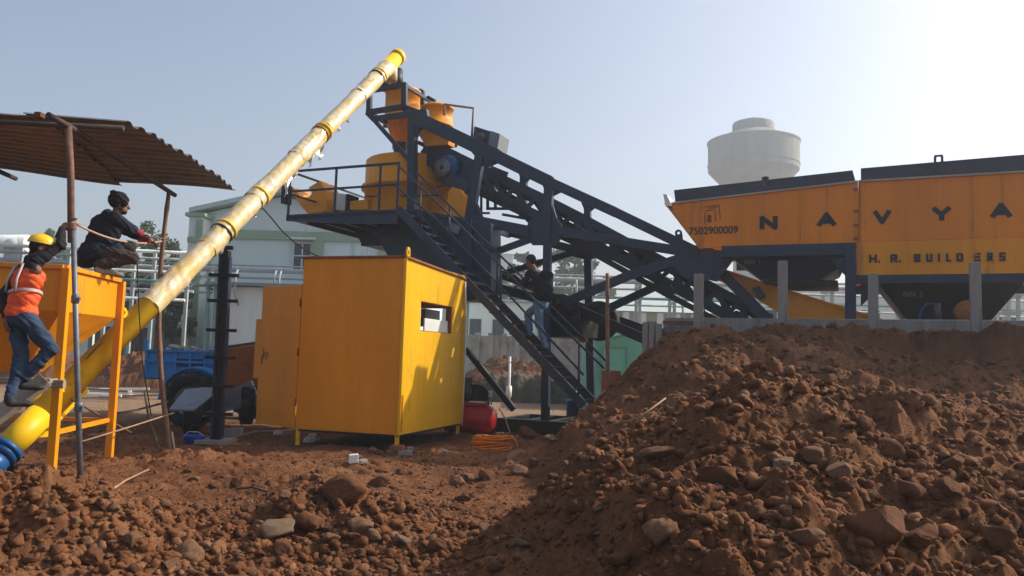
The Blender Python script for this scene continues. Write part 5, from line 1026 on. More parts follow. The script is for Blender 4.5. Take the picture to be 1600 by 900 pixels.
def yard_bits():
    m = MB(); p = [P(264, 639, 13.0), P(289, 608, 13.9), P(335, 603, 13.9), P(336, 614, 13.5), P(303, 640, 13.0)]; m.prism(p, (0, 0, -.03)); m2 = MB()
    o = m.build('steel_sheet', plate, None, .003); tag(o, 'bent grey steel sheet leaning on the wheels by the black mast', 'sheet')
    c = P(303, 690, 12.6); g = gz(c.x, c.y); t = thing('blue_tub', 'bright blue plastic tub on the ground by the foot of the black mast', 'tub', (c.x, c.y, g))
    m = MB(); m.lathe((c.x, c.y, g-.01), [(.01, 0), (.13, .0), (.155, .14), (.165, .145), (.165, .155), (.145, .15), (.12, .02), (.01, .02)], 28); m.build('tub_body', bucketm, t)
    m = MB(); m.tube([(c.x-.15, c.y, g+.14), (c.x-.08, c.y-.02, g+.2), (c.x+.06, c.y-.02, g+.2), (c.x+.15, c.y, g+.14)], .006, 6); m.build('handle', white, t)
    c = P(895, 640, 17.2); t = thing('blue_drum', 'dark blue plastic drum at the foot of the stairs', 'drum', (c.x, c.y, .3)); z1, z0 = P(895, 625, 17.2).z, .1; r_ = .14; m = MB()
    m.lathe((c.x, c.y, 0), [(.01, z0), (r_, z0), (r_, z0+.2), (r_*1.06, z0+.22), (r_, z0+.24), (r_, z1-.1), (r_*1.06, z1-.08), (r_, z1-.06), (r_, z1), (.01, z1)], 28); m.build('drum_body', drumm, t); m = MB(); m.lathe((c.x, c.y, z1-.02), [(.01, .03), (r_*1.1, .025), (r_*1.1, 0)], 28); m.build('lid', blue, t); t.location.z = t.location.z
    # compressor
    Y = 15.35; a, b = P(690, 652, Y), P(776, 651, Y-.25); b.z = a.z; t = thing('air_compressor', 'red air compressor tank with pump and belt guard, half behind the cabin', 'compressor', (b.x-.3, b.y, .05)); ax = (b-a).normalized(); R_ = .265; L_ = (b-a).length; m = MB()
    m.lathe(a, [(.01, 0), (R_*.55, .02), (R_*.88, .08), (R_, .16), (R_, L_-.16), (R_*.88, L_-.08), (R_*.55, L_-.02), (.01, L_)], 40, axis=ax); tk = m.build('tank', red, t)
    m = MB(); [m.tube([a+ax*s-ZZ*0, a+ax*(s+.012)], R_+.004, 40) for s in (.16, L_-.17)]; m.build('weld_band', red, tk)
    m = MB(); [m.bar(a+ax*s+ZZ*(-R_+.02), V(((a+ax*s).x, (a+ax*s).y+dy, .03)), .05) for s in (.2, L_-.2) for dy in (-.12, .12)]; m.build('foot', red, t)
    top = a+ax*(L_-.55)+ZZ*R_; m = MB(); m.box(top+ZZ*.03, (.75, .3, .04), (ax, ax.cross(ZZ), ZZ)); m.build('mount_plate', red, t)
    m = MB(); m.lathe(top+ax*-.05+ZZ*.22-V((0, .14, 0)), [(.01, -.02), (.14, 0), (.15, .05), (.15, .28), (.01, .3)], 24, axis=V((0, 1, 0)))
    [m.lathe(top+ax*-.05+ZZ*(.22)-V((0, .10-k*.04, 0)), [(.165, 0), (.165, .015), (.14, .015)], 20, axis=V((0, 1, 0))) for k in range(6)]; m.box(top+ax*-.05+ZZ*.42, (.2, .2, .18)); m.build('pump', pumpgrey, t)
    m = MB(); g0 = top+ax*.14+ZZ*.20
    m.prism([g0+ax*math.cos(k*math.pi/10)*.25*(1 if k < 5 else 1)+ZZ*math.sin(k*math.pi/10)*.19-V((0, .12, 0)) for k in range(11)]+[g0-ax*.25-ZZ*.12-V((0, .12, 0)), g0+ax*.2-ZZ*.12-V((0, .12, 0))], V((0, .06, 0))); m.build('belt_guard', black, t, .01)
    q = P(764, 618, Y-.2); m = MB(); m.box(q+ZZ*.03, (.13, .1, .12)); sw = m.build('pressure_switch', mat('ivory_plastic', (.6, .56, .42), .5), t, .01); m = MB(); [m.tube([q+V((dx, -.02, -.03)), q+V((dx, -.02, -.17))], .013, 6) for dx in (-.05, 0, .05)]; m.build('gauge_pipe', galv, sw)
    m = MB(); m.tube([top+ax*.0+ZZ*.45, top+ax*.25+ZZ*.40, top+ax*.36+ZZ*.2, top+ax*.38+ZZ*.0], .014, 8); m.build('copper_pipe', rusty, t)
    # hose coil
    c = P(768, 690, 13.1); g = gz(c.x, c.y)+.01; m = MB(); rng = random.Random(4); pts = []
    for i in range(15*26):
        k = i/26; a = 2*math.pi*k; rr = .22+.03*math.sin(k*2.3)+.02*rng.random(); zz = .012+(k % 7.5)*.030; off = V((.05*math.sin(k), 0, 0)); pts.append(V((c.x+rr*1.15*math.cos(a), c.y+rr*.7*math.sin(a), g+zz+.012*math.sin(a*2+k)))+off)
    pts += [pts[-1]+V((.1, -.1, -.08)), V((c.x+.42, c.y-.12, g+.03)), V((c.x+.5, c.y+.1, g+.02))]; m.tube(pts, .0135, 6); tag(m.build('hose_coil', hosem, None, loc=(c.x, c.y, g)), 'coil of bright orange hose on the ground beside the red compressor', 'hose')
    # bags, blocks
    def crumple(name, lab, px, py, w_, h_, m_, seed, cat='plastic bag'):
        c = ground_hit(px, py); m = MB(); 
        def fn(u, v):
            a = u*2*math.pi; b = v*math.pi; n_ = float(fbm(np.array([math.cos(a)*2+seed]), np.array([math.sin(a)*2+v*4]), 3, seed)[0]); r_ = 1+.7*n_; return c+V((math.cos(a)*math.sin(b)*w_*r_, math.sin(a)*math.sin(b)*w_*.6*r_, max(-.01, math.cos(b)*h_*r_+h_*.5)))
        m.grid(fn, 26, 12, False); tag(m.build(name, m_, None, loc=c), lab, cat)
    crumple('plastic_bag', 'crumpled white plastic bag under the cabin, wider and nearer', 484, 692, .13, .06, bag, 2); crumple('plastic_bag', 'small crumpled pale bag below the open cabin door', 436, 680, .08, .05, bag, 6)
    crumple('plastic_bag', 'small pale scrap under the middle of the cabin', 488, 682, .09, .03, bag, 9)
    def blk(lab, px, py, s, m_, an): c = ground_hit(px, py); m = MB(); m.box(c+ZZ*s[2]*.4, s, (V((math.cos(an), math.sin(an), .1)).normalized(), V((-math.sin(an), math.cos(an), 0)), ZZ)); tag(m.build('rubble_block', m_, None, .008, loc=c), lab, 'block', 'rubble blocks on the ground')
    blk('small white block in front of the cabin', 552, 722, (.12, .10, .11), white, .3); blk('flat grey chunk lying right of the white block', 566, 724, (.12, .08, .05), conc, .9); blk('grey chunk just right of the bricks under the cabin', 640, 706, (.10, .08, .08), conc, .4); blk('pale square chip in front of the hose coil', 695, 710, (.07, .06, .06), conc, 1.2); blk('pale concrete pad at the foot of the black mast', 358, 682, (.42, .25, .14), conc, .1)
    def stick(lab, pts, r_, m_=wood, name='stick', cat='stick', grp='sticks and rods on the ground'):
        m = MB(); m.tube(pts, r_, 7); tag(m.build(name, m_, None, loc=pts[0]), lab, cat, grp)
    def gp(px, py, up=.02): q = ground_hit(px, py); return q+ZZ*up
    stick('pale straight stick lying alone on bare soil in front of the poles', [gp(160, 780), gp(196, 758, .05), gp(232, 738, .03)], .012, tan)
    stick('long pale rod leaning from the ground up to the bamboo post', [P(128, 690, 9.4), P(200, 668, 10.4), P(272, 645, 11.5)], .011, tan)
    stick('thin dark rod slanting down behind the steel pole', [P(112, 624, 10), P(166, 655, 10.4), P(205, 676, 11)], .014, rustpipe)
    stick('dark branch lying across behind the orange legs', [P(168, 648, 11), P(215, 640, 11.3), P(262, 628, 11.8)], .016, bark)
    stick('crooked branch propped against the bamboo post', [P(226, 612, 11.4), P(232, 652, 11.3), P(248, 700, 11.1)], .016, bark)
    stick('short dark branch in front of the bamboo post', [P(268, 676, 11.2), P(272, 705, 10.9)], .022, bark)
    stick('long thin stick on the ground left of the cabin door', [gp(350, 690), gp(400, 682, .08), gp(455, 676, .04)], .014, wood)
    stick('thin crooked twig on the soil in front of the cabin', [gp(368, 768), gp(395, 766, .03), gp(420, 772)], .012, bark)
    stick('pale rod lying on the dirt at the foot of the stairs', [P(928, 628, 13.2), P(950, 606, 13.2)], .018, tan)
    stick('thin root on the dirt slope right of the hose coil', [gp(955, 668), gp(1000, 655, .02), gp(1040, 628, .03)], .010, tan)
yard_bits()
# ================================================================== PEOPLE
def blob(name, prims, voxel, m_, parent, smooth=2):
    """prims: ('c', p, q, r1, r2) round cone, ('e', centre, ax, ay, az) ellipsoid with axis vectors; fused to one skin"""
    bm = bmesh.new()
    for pr in prims:
        if pr[0] == 'c':
            _, p, q, r1, r2 = pr; p = V(p); q = V(q); a = q-p; ln = max(a.length, 1e-4); a.normalize(); rings = []
            n = a.orthogonal().normalized(); b = a.cross(n); seg = 14
            prof = [(-r1*math.cos(t), r1*math.sin(t)) for t in [math.pi/2*k/4 for k in range(0, 5)]]+[(ln+r2*math.sin(t), r2*math.cos(t)) for t in [math.pi/2*k/4 for k in range(0, 5)]]
            for h, r_ in prof: rings.append([bm.verts.new(p+a*h+(n*math.cos(2*math.pi*j/seg)+b*math.sin(2*math.pi*j/seg))*max(r_, 1e-4)) for j in range(seg)])
            for r0, r1_ in zip(rings[:-1], rings[1:]):
                for j in range(seg): bm.faces.new((r0[j], r0[(j+1) % seg], r1_[(j+1) % seg], r1_[j]))
            bm.faces.new(rings[0][::-1]); bm.faces.new(rings[-1])
        else:
            _, c, ax, ay, az = pr; g = bmesh.ops.create_icosphere(bm, subdivisions=3, radius=1)['verts']
            for v in g: v.co = V(c)+V(ax)*v.co.x+V(ay)*v.co.y+V(az)*v.co.z
    bmesh.ops.recalc_face_normals(bm, faces=bm.faces)
    me = bpy.data.meshes.new(name); bm.to_mesh(me); bm.free(); o = bpy.data.objects.new(name, me); COL.objects.link(o)
    r_ = o.modifiers.new('r', 'REMESH'); r_.mode = 'VOXEL'; r_.voxel_size = voxel; r_.use_smooth_shade = True
    s = o.modifiers.new('s', 'SMOOTH'); s.factor = .5; s.iterations = smooth
    dg = bpy.context.evaluated_depsgraph_get(); me2 = bpy.data.meshes.new_from_object(o.evaluated_get(dg)); bpy.data.objects.remove(o); me2.name = name
    if m_.name.endswith('cloth') or m_.name.endswith('denim') or m_.name.endswith('vest'):
        n = len(me2.vertices); co_ = np.empty(n*3, np.float32); me2.vertices.foreach_get('co', co_); no_ = np.empty(n*3, np.float32); me2.vertex_normals.foreach_get('vector', no_); co_ = co_.reshape(-1, 3); no_ = no_.reshape(-1, 3)
        u_ = co_[:, 0]*11+co_[:, 2]*5; v_ = co_[:, 2]*17+co_[:, 1]*9+co_[:, 0]*4; w_ = fbm(u_*.5, v_*.5, 2, 3)
        dd = (np.abs(vn(u_*.8+w_*1.5, v_*.8+w_*2.5, 5))*2-.45)*.020+fbm(u_*2.3, v_*2.3, 2, 9)*.010
        co_ = co_+no_*dd[:, None].astype(np.float32); me2.vertices.foreach_set('co', co_.ravel())
    org = V((0, 0, 0)); q = parent
    while q is not None: org = org+q.location; q = q.parent
    me2.transform(Matrix.Translation(-org)); me2.materials.clear(); me2.materials.append(m_)
    me2.polygons.foreach_set('use_smooth', [True]*len(me2.polygons))
    o = bpy.data.objects.new(name, me2); COL.objects.link(o); o.parent = parent; return o
def ik(a, c, l1, l2, hint):
    a = V(a); c = V(c); d = c-a; D_ = min(d.length, (l1+l2)*.999); u = d.normalized(); c = a+u*D_
    x = (l1*l1-l2*l2+D_*D_)/(2*D_); h = math.sqrt(max(l1*l1-x*x, 0)); hv = V(hint)-u*V(hint).dot(u); hv.normalize(); return a+u*x+hv*h, c
def head_prims(c, f, u, s=1.0):
    r_ = f.cross(u).normalized(); u = r_.cross(f).normalized()
    P_ = [('e', c+u*.02*s, f*.098*s, r_*.078*s, u*.105*s), ('e', c-u*.055*s+f*.025*s, f*.070*s, r_*.058*s, u*.065*s), ('e', c-u*.095*s+f*.055*s, f*.026*s, r_*.03*s, u*.022*s),
          ('c', c+u*.012*s+f*.093*s, c-u*.028*s+f*.113*s, .010*s, .016*s), ('e', c+u*.03*s+f*.083*s, f*.014*s, r_*.05*s, u*.012*s), ('e', c-u*.062*s+f*.086*s, f*.014*s, r_*.025*s, u*.011*s)]
    P_ += [('e', c-u*.005*s+r_*k*.080*s-f*.005*s, f*.022*s, r_*.010*s, u*.032*s) for k in (-1, 1)]
    return P_, r_, u
def eyes(c, f, u, r_, par, s=1.0):
    m = MB()
    for k in (-1, 1): m.lathe(c+u*.006*s+f*.080*s+r_*k*.031*s, [(.001, .012*s), (.008*s, .010*s), (.012*s, 0)], 10, axis=f)
    m.build('eye', mat('eye_white', (.5, .48, .45), .3, bump=0), par)
    m = MB()
    for k in (-1, 1): m.lathe(c+u*.006*s+f*.0905*s+r_*k*.031*s, [(.001, .003*s), (.005*s, .002*s)], 8, axis=f)
    m.build('pupil', hairm, par)
def free_hand(w_, d, n, curl=.5):         # wrist, direction, palm normal
    d = V(d).normalized(); n = (V(n)-d*V(n).dot(d)).normalized(); s = d.cross(n); P_ = [('e', w_+d*.045, d*.052, s*.040, n*.016)]
    for i, (o_, ln) in enumerate(((-.030, .066), (-.010, .076), (.010, .072), (.029, .058))):
        b = w_+d*.085+s*o_; a1 = curl*.9; k1 = b+(d*math.cos(a1*.5)+n*math.sin(a1*.5))*ln*.5; k2 = k1+(d*math.cos(a1*1.4)+n*math.sin(a1*1.4))*ln*.45; P_ += [('c', b, k1, .0095, .009), ('c', k1, k2, .009, .008)]
    b = w_+d*.03-s*.035; k1 = b+(d*.6-s*.75+n*.2).normalized()*.035; k2 = k1+(d*.95-s*.1+n*.35).normalized()*.03; P_ += [('c', b, k1, .012, .0105), ('c', k1, k2, .0105, .009)]
    return P_
def grip_hand(c, axis, frm, r_):          # hand closed round a rod through c; frm: direction from rod to wrist
    ax = V(axis).normalized(); fr = (V(frm)-ax*V(frm).dot(ax)).normalized(); sd_ = ax.cross(fr); wrist = c+fr*(r_+.085)-ax*.01
    P_ = [('e', c+fr*(r_+.028)+sd_*.006, fr*.046, sd_*.020, ax*.042)]
    for i in range(4):
        o_ = ax*((i-1.5)*.0205); prev = None
        for k in range(5):
            a = -.5+k*.85; p = c+o_+(fr*math.cos(a)+sd_*math.sin(a))*(r_+.010)
            if prev is not None: P_.append(('c', prev, p, .0098, .0092))
            prev = p
    prev = None
    for k in range(4):
        a = .2-k*.75; p = c-ax*.045+ax*k*.008+(fr*math.cos(a)+sd_*math.sin(a))*(r_+.013)
        if prev is not None: P_.append(('c', prev, p, .0115, .010))
        prev = p
    return P_, wrist
def shoe(heel, d, m_, parent, s=1.0):
    d = V(d).normalized(); up = ZZ-d*d.z; up.normalize(); sd_ = d.cross(up)
    return [('e', heel+d*.02*s+up*.035, d*.052*s, sd_*.040*s, up*.045), ('c', heel+d*.02+up*.028, heel+d*.17*s+up*.022, .038*s, .034*s), ('e', heel+d*.16*s+up*.020, d*.065*s, sd_*.046*s, up*.026), ('c', heel+up*.05, heel+up*.10, .042, .044)]
def person_base(label, loc, cat='person'): return thing('person', label, cat, loc)
def limbs(sh, el, wr, k=1.0): return [('c', sh, el, .050*k, .040*k), ('c', el, wr, .040*k, .028*k)]
def legp(hp, kn, an, k=1.0): return [('c', hp, kn, .082*k, .056*k), ('c', kn, kn.lerp(an, .35), .054*k, .052*k), ('c', kn.lerp(an, .35), an, .052*k, .036*k)]
def torso(pel, chest, neck, rv, k=1.0, fat=1.0):
    up = (neck-pel).normalized(); f = up.cross(rv).normalized()
    return [('e', pel+up*.02, rv*.165*k, f*.115*k*fat, up*.13), ('e', pel.lerp(chest, .5), rv*.150*k, f*.110*k*fat, up*.16), ('e', chest, rv*.175*k, f*.118*k*fat, up*.17), ('c', chest+up*.10-rv*.13, chest+up*.10+rv*.13, .062*k, .062*k)]
def worker_climbing():
    Y = 8.12; pel = P(32, 494, Y); ch = P(44, 438, Y+.03); nk = P(48, 409, Y+.05); hd = P(63, 389, Y+.12)
    f = V((.62, .78, 0)).normalized(); rv = V((f.y, -f.x, 0)); up = (nk-pel).normalized()
    t = person_base('worker in an orange vest and yellow helmet climbing up, gripping the steel pole', (pel.x, pel.y, .98))
    shR = nk-up*.02+rv*.10; shL = nk-up*.08-rv*.17
    pc = P(113, 354, 8.5); g, wr = grip_hand(pc, ZZ, V((-.85, -.35, -.45)), .030); wr = pc+V((-.085, -.055, -.03)); elR, wrR = ik(shR, wr, .31, .29, V((.5, -.6, -.7)))
    wrL = P(9, 497, Y-.05); elL, wrL = ik(shL, wrL, .30, .27, V((-1, -.3, 0)))
    hpR, hpL = pel+rv*.09, pel-rv*.09; anR = P(31, 594, Y+.0); anL = P(14, 621, Y-.12); knR, anR = ik(hpR, anR, .42, .42, V((1, .3, .1))); knL, anL = ik(hpL, anL, .43, .42, V((.6, .5, .0)))
    fh = V((.80, .52, -.12)).normalized(); hp_, r_, u_ = head_prims(hd, fh, V((.05, 0, 1)))
    dL = (wrL-elL).normalized()
    prims = torso(pel, ch, nk, rv)+[('c', nk-up*.03, hd-u_*.05, .055, .052)]+hp_+limbs(shR, elR, wrR)+[('c', wrR, pc+(wr-pc)*.5, .028, .026)]+g+limbs(shL, elL, wrL)+free_hand(wrL, dL, f, .6)+legp(hpR, knR, anR)+legp(hpL, knL, anL)
    b = blob('body', prims, .0085, skin, t); eyes(hd, fh, u_, r_, b)
    k = 1.0
    j = [('c', shR, elR, .068, .056), ('c', elR, wrR.lerp(elR, .08), .056, .044), ('c', shL, elL, .066, .055), ('c', elL, wrL.lerp(elL, .1), .055, .042), ('c', shR-up*.02, shL-up*.02, .07, .07), ('c', nk-up*.06, nk+up*.02, .075, .070)]
    blob('shirt', j+[('e', x[1], x[2]*1.04, x[3]*1.06, x[4]*1.0) if x[0] == 'e' else x for x in torso(pel, ch, nk, rv)], .011, blackcloth, t)
    vt = [('e', pel+up*.045, rv*.182, f*.150, up*.11), ('e', pel.lerp(ch, .5), rv*.175, f*.145, up*.16), ('e', ch-up*.0, rv*.190, f*.142, up*.165), ('c', nk-up*.05+rv*.09, ch+rv*.1, .060, .09), ('c', nk-up*.05-rv*.09, ch-rv*.1, .060, .09)]
    vo = blob('vest', vt, .011, vestm, t)
    m = MB(); 
    def ring(c, nrm_, rx, ry, w_):
        nr_ = nrm_.normalized(); a_ = rv-nr_*rv.dot(nr_); a_.normalize(); b_ = nr_.cross(a_); n = 40
        for i in range(n):
            t0, t1 = 2*math.pi*i/n, 2*math.pi*(i+1)/n; p0 = c+a_*rx*math.cos(t0)+b_*ry*math.sin(t0); p1 = c+a_*rx*math.cos(t1)+b_*ry*math.sin(t1); m.add([p0-nr_*w_/2, p1-nr_*w_/2, p1+nr_*w_/2, p0+nr_*w_/2], [(0, 1, 2, 3)], True)
    ring(pel.lerp(ch, .62), up+rv*-.18, .188, .150, .030); m.build('reflective_strip', stripm, vo)
    m = MB(); m.tube([nk-up*.03+rv*.10-f*.10, ch+rv*.12-f*.148, pel.lerp(ch, .65)+rv*.12-f*.142], .012, 6); m.tube([nk-up*.03-rv*.11-f*.09, ch-rv*.12-f*.145, pel.lerp(ch, .65)-rv*.12-f*.142], .012, 6); m.build('piping', stripm, vo)
    blob('trousers', [('c', a, b_, r1+.016, r2+.016) for _, a, b_, r1, r2 in legp(hpR, knR, anR)+legp(hpL, knL, anL)]+[('e', pel-up*.01, rv*.172, f*.132, up*.12)], .011, denim, t)
    blob('shoe', shoe(anR-ZZ*.085, V((.8, .5, -.05)), shoem, t), .009, shoem, t); blob('shoe', shoe(anL-ZZ*.085, V((.75, .6, .0)), shoem, t), .009, shoem, t)
    blob('hair', [('e', hd+u_*.025-fh*.018, fh*.092, r_*.083, u_*.095), ('c', hd-u_*.05-fh*.05, hd-fh*.03, .045, .06)], .011, hairm, t)
    m = MB(); hc = hd+u_*.055; n = 10
    def dome(u, v): a = v*2*math.pi; b_ = u*math.pi/2; return hc+(fh*.132*math.cos(a)+r_*.108*math.sin(a))*math.cos(b_)+u_*.105*math.sin(b_)
    m.grid(dome, 10, 28); m.prism([hc+fh*(.12+.065*math.cos(a))+r_*.085*math.sin(a)-u_*.005 for a in [math.pi*(k/8-.5) for k in range(9)]], u_*.008); ho = m.build('helmet', helm, t)
    m = MB(); m.bar(hc-fh*.11+u_*.01, hc-fh*.02+u_*.108, .025, .01, u_); m.bar(hc-fh*.02+u_*.110, hc+fh*.11+u_*.045, .025, .01, u_); m.build('ridge', helm, ho)
worker_climbing()
def man_squatting():
    Y = 9.86; zr = 2.372; f = V((.80, .60, 0)).normalized(); rv = V((f.y, -f.x, 0)); foot0 = P(157, 420, Y)
    t = person_base('man in a navy hooded jacket and black bobble hat squatting on the hopper rim', (foot0.x, foot0.y, zr))
    pel = P(150, 394, Y); ch = P(165, 358, Y); nk = P(179, 338, Y); hd = P(187, 320, Y+.02); up = (nk-pel).normalized()
    shR, shL = nk-up*.05+rv*.19, nk-up*.05-rv*.19
    anR, anL = P(153, 412, Y-.13), P(165, 414, Y+.12); anR.z = anL.z = zr+.10
    hpR, hpL = pel+rv*.09, pel-rv*.09; knR, anR = ik(hpR, anR, .41, .40, f+ZZ*.9); knL, anL = ik(hpL, anL, .41, .40, f+ZZ*.9)
    wr1 = P(229, 370, Y+.50); wr2 = P(236, 378, Y+.62); elR, wrR = ik(shR, wr1, .30, .27, V((.1, -.6, -.8))); elL, wrL = ik(shL, wr2, .30, .27, V((.0, .2, -1)))
    fh = V((.90, .42, -.06)).normalized(); hp_, r_, u_ = head_prims(hd, fh, V((.06, 0, 1)))
    prims = torso(pel, ch, nk, rv)+[('c', nk-up*.03, hd-u_*.04, .058, .055)]+hp_+limbs(shR, elR, wrR)+limbs(shL, elL, wrL)+free_hand(wrR, (wrR-elR), -ZZ, 1.1)+free_hand(wrL, (wrL-elL), -ZZ, 1.1)+legp(hpR, knR, anR)+legp(hpL, knL, anL)
    b = blob('body', prims, .0085, skin, t); eyes(hd, fh, u_, r_, b)
    blob('beard', [('e', hd-u_*.085+fh*.055, fh*.042, r_*.050, u_*.034), ('e', hd-u_*.06+fh*.02, fh*.055, r_*.064, u_*.03)], .008, hairm, t)
    jk = [('e', x[1], x[2]*1.30, x[3]*1.62, x[4]*1.15) if x[0] == 'e' else ('c', x[1]-f*.02, x[2]-f*.02, x[3]*1.45, x[4]*1.45) for x in torso(pel, ch, nk, rv)]
    jk += [('c', shR, elR, .082, .066), ('c', elR, elR.lerp(wrR, .3), .068, .062), ('c', shL, elL, .082, .066), ('c', elL, elL.lerp(wrL, .3), .068, .062), ('e', pel-up*.02-f*.03, rv*.23, f*.18, up*.20), ('c', pel+f*.05+up*.12, knR.lerp(pel, .45)+ZZ*.06, .15, .10)]
    blob('jacket', jk, .013, navycloth, t)
    blob('hood', [('c', nk-f*.085-rv*.05+up*.01, nk-f*.085+rv*.05+up*.01, .068, .068), ('c', nk-f*.05-rv*.08, nk+f*.04-rv*.07-up*.02, .05, .04), ('c', nk-f*.05+rv*.08, nk+f*.04+rv*.07-up*.02, .05, .04)], .012, navycloth, t)
    blob('sleeve', [('c', elR.lerp(wrR, .22), wrR.lerp(elR, .06), .054, .042)], .01, redcloth, t); blob('sleeve', [('c', elL.lerp(wrL, .22), wrL.lerp(elL, .06), .054, .042)], .01, redcloth, t)
    blob('trousers', [('c', a, b_, r1+.026, r2+.026) for _, a, b_, r1, r2 in legp(hpR, knR, anR+ZZ*.02)+legp(hpL, knL, anL+ZZ*.02)]+[('e', pel-up*.03, rv*.19, f*.15, up*.13)], .012, browncloth, t)
    blob('shoe', shoe(anR-ZZ*.09, f, shoew, t), .009, shoew, t); blob('shoe', shoe(anL-ZZ*.09, f, shoew, t), .009, shoew, t)
    ht = blob('hat', [('e', hd+u_*.05-fh*.020, fh*.118, r_*.108, u_*.118), ('c', hd+u_*.03-fh*.06, hd+u_*.0-fh*.055, .06, .05), ('c', hd+u_*.028+fh*.05-r_*.06, hd+u_*.028+fh*.05+r_*.06, .045, .045)], .010, blackcloth, t)
    blob('bobble', [('e', hd+u_*.145-fh*.085, fh*.035, r_*.035, u_*.03), ('c', hd+u_*.12-fh*.05, hd+u_*.14-fh*.09, .03, .03)], .009, blackcloth, ht)
    m = MB(); a = P(262, 373, Y+.9); m.tube([wrR+V((-.1, 0, -.06)), wrR+V((.06, .03, -.03)), a], .008, 6); o = m.build('tie_wire', rustpipe, None, loc=wrR); tag(o, 'short rusty tie wire held in the squatting man\'s hands', 'wire')
man_squatting()
def man_on_stairs():
    c_ = 13.66; q = lambda x, y, dc=0: C(x, y, c_+dc); pel = q(845, 473); ch = q(844, 440); nk = q(838, 423); hd = q(829, 408); f = (-UU*.92+VV*.30).normalized(); rv = V((f.y, -f.x, 0)); up = (nk-pel).normalized()
    an2 = q(853, 541, -.03); an1 = q(829, 523, .12); hpR, hpL = pel+rv*.085, pel-rv*.085
    t = person_base('man in a dark jacket and pale jeans walking up the plant stairs with a backpack', (pel.x, pel.y, an2.z-.1))
    kn2, an2 = ik(hpL, an2, .41, .41, f); kn1, an1 = ik(hpR, an1, .41, .41, f)
    shR, shL = nk-up*.04+rv*.17, nk-up*.04-rv*.17; w1 = q(812, 445, .25); w2 = q(800, 430, -.33)
    elR, wR = ik(shR, w1, .29, .26, -ZZ+rv*.3); elL, wL = ik(shL, w2, .29, .26, -ZZ-rv*.2)
    fh = (f+VV*.1-ZZ*.15).normalized(); hp_, r_, u_ = head_prims(hd, fh, V((0, 0, 1)))
    prims = torso(pel, ch, nk, rv)+[('c', nk-up*.03, hd-u_*.04, .054, .05)]+hp_+limbs(shR, elR, wR)+limbs(shL, elL, wL)+free_hand(wR, f-ZZ*.2, -ZZ, .9)+free_hand(wL, f-ZZ*.2, -ZZ, .9)+legp(hpR, kn1, an1)+legp(hpL, kn2, an2)
    b = blob('body', prims, .009, skin, t); eyes(hd, fh, u_, r_, b)
    jk = [('e', x[1], x[2]*1.12, x[3]*1.2, x[4]*1.05) if x[0] == 'e' else ('c', x[1], x[2], x[3]*1.15, x[4]*1.15) for x in torso(pel+up*.03, ch, nk, rv)]+[('c', shR, elR, .07, .058), ('c', elR, wR.lerp(elR, .1), .058, .044), ('c', shL, elL, .07, .058), ('c', elL, wL.lerp(elL, .1), .058, .044)]
    blob('jacket', jk, .012, blackcloth, t)
    blob('collar', [('c', nk+rv*.05-f*.02, nk-rv*.05-f*.02, .035, .035)], .009, mat('grey_fleece', (.22, .20, .20), .9), t)
    bp = blob('backpack', [('c', ch-f*.20+up*.10, pel-f*.16+up*.14, .10, .12), ('c', ch-f*.16+rv*.07+up*.12, ch-f*.16-rv*.07+up*.12, .08, .08)], .012, navycloth, t)
    blob('strap', [('c', ch-f*.12+rv*.12+up*.12, nk-up*.01+rv*.12+f*.02, .02, .02), ('c', nk-up*.01+rv*.12+f*.02, ch+rv*.14+f*.12-up*.05, .02, .02)], .009, mat('grey_fleece', (.2, .2, .2), .9), bp)
    blob('jeans', [('c', a, b_, r1+.016, r2+.018) for _, a, b_, r1, r2 in legp(hpR, kn1, an1)+legp(hpL, kn2, an2)]+[('e', pel-up*.01, rv*.17, f*.13, up*.12)], .011, denim2, t)
    blob('shoe', shoe(an1-ZZ*.085, f, shoem, t), .009, shoem, t); blob('shoe', shoe(an2-ZZ*.085, f, shoem, t), .009, shoem, t)
    blob('hair', [('e', hd+u_*.035-fh*.016, fh*.100, r_*.086, u_*.095), ('c', hd-u_*.03-fh*.06, hd-fh*.03, .045, .06)], .010, hairm, t)
man_on_stairs()
# ================================================================== STONES
def rock_mesh(seed, m_):
    bm = bmesh.new(); bmesh.ops.create_icosphere(bm, subdivisions=4, radius=1); rng = random.Random(seed); cuts = []
    for k in range(rng.randint(6, 11)): cuts.append((V((rng.gauss(0, 1), rng.gauss(0, 1), rng.gauss(0, 1))).normalized(), rng.uniform(.50, .88)))
    sx, sy, sz = rng.uniform(.85, 1.25), rng.uniform(.7, 1.0), rng.uniform(.55, .8); co_ = np.array([v.co[:] for v in bm.verts])
    n_ = fbm(co_[:, 0]*1.3+seed*3.1+co_[:, 2], co_[:, 1]*1.3-co_[:, 2]*.7, 4, seed)
    n2_ = fbm(co_[:, 0]*4+co_[:, 2]*2.2, co_[:, 1]*4-co_[:, 2]*3.1, 3, seed+7); bm.verts.index_update()
    for v, nn in zip(bm.verts, n_):
        for d, h in cuts:
            k = v.co.dot(d)-h
            if k > 0: v.co -= d*k*.96
        v.co *= 1+.20*float(nn)+.10*float(n2_[v.index]); v.co = V((v.co.x*sx, v.co.y*sy, v.co.z*sz))
    me = bpy.data.meshes.new('stone'); bm.to_mesh(me); bm.free(); me.polygons.foreach_set('use_smooth', [True]*len(me.polygons)); me.materials.append(m_); return me
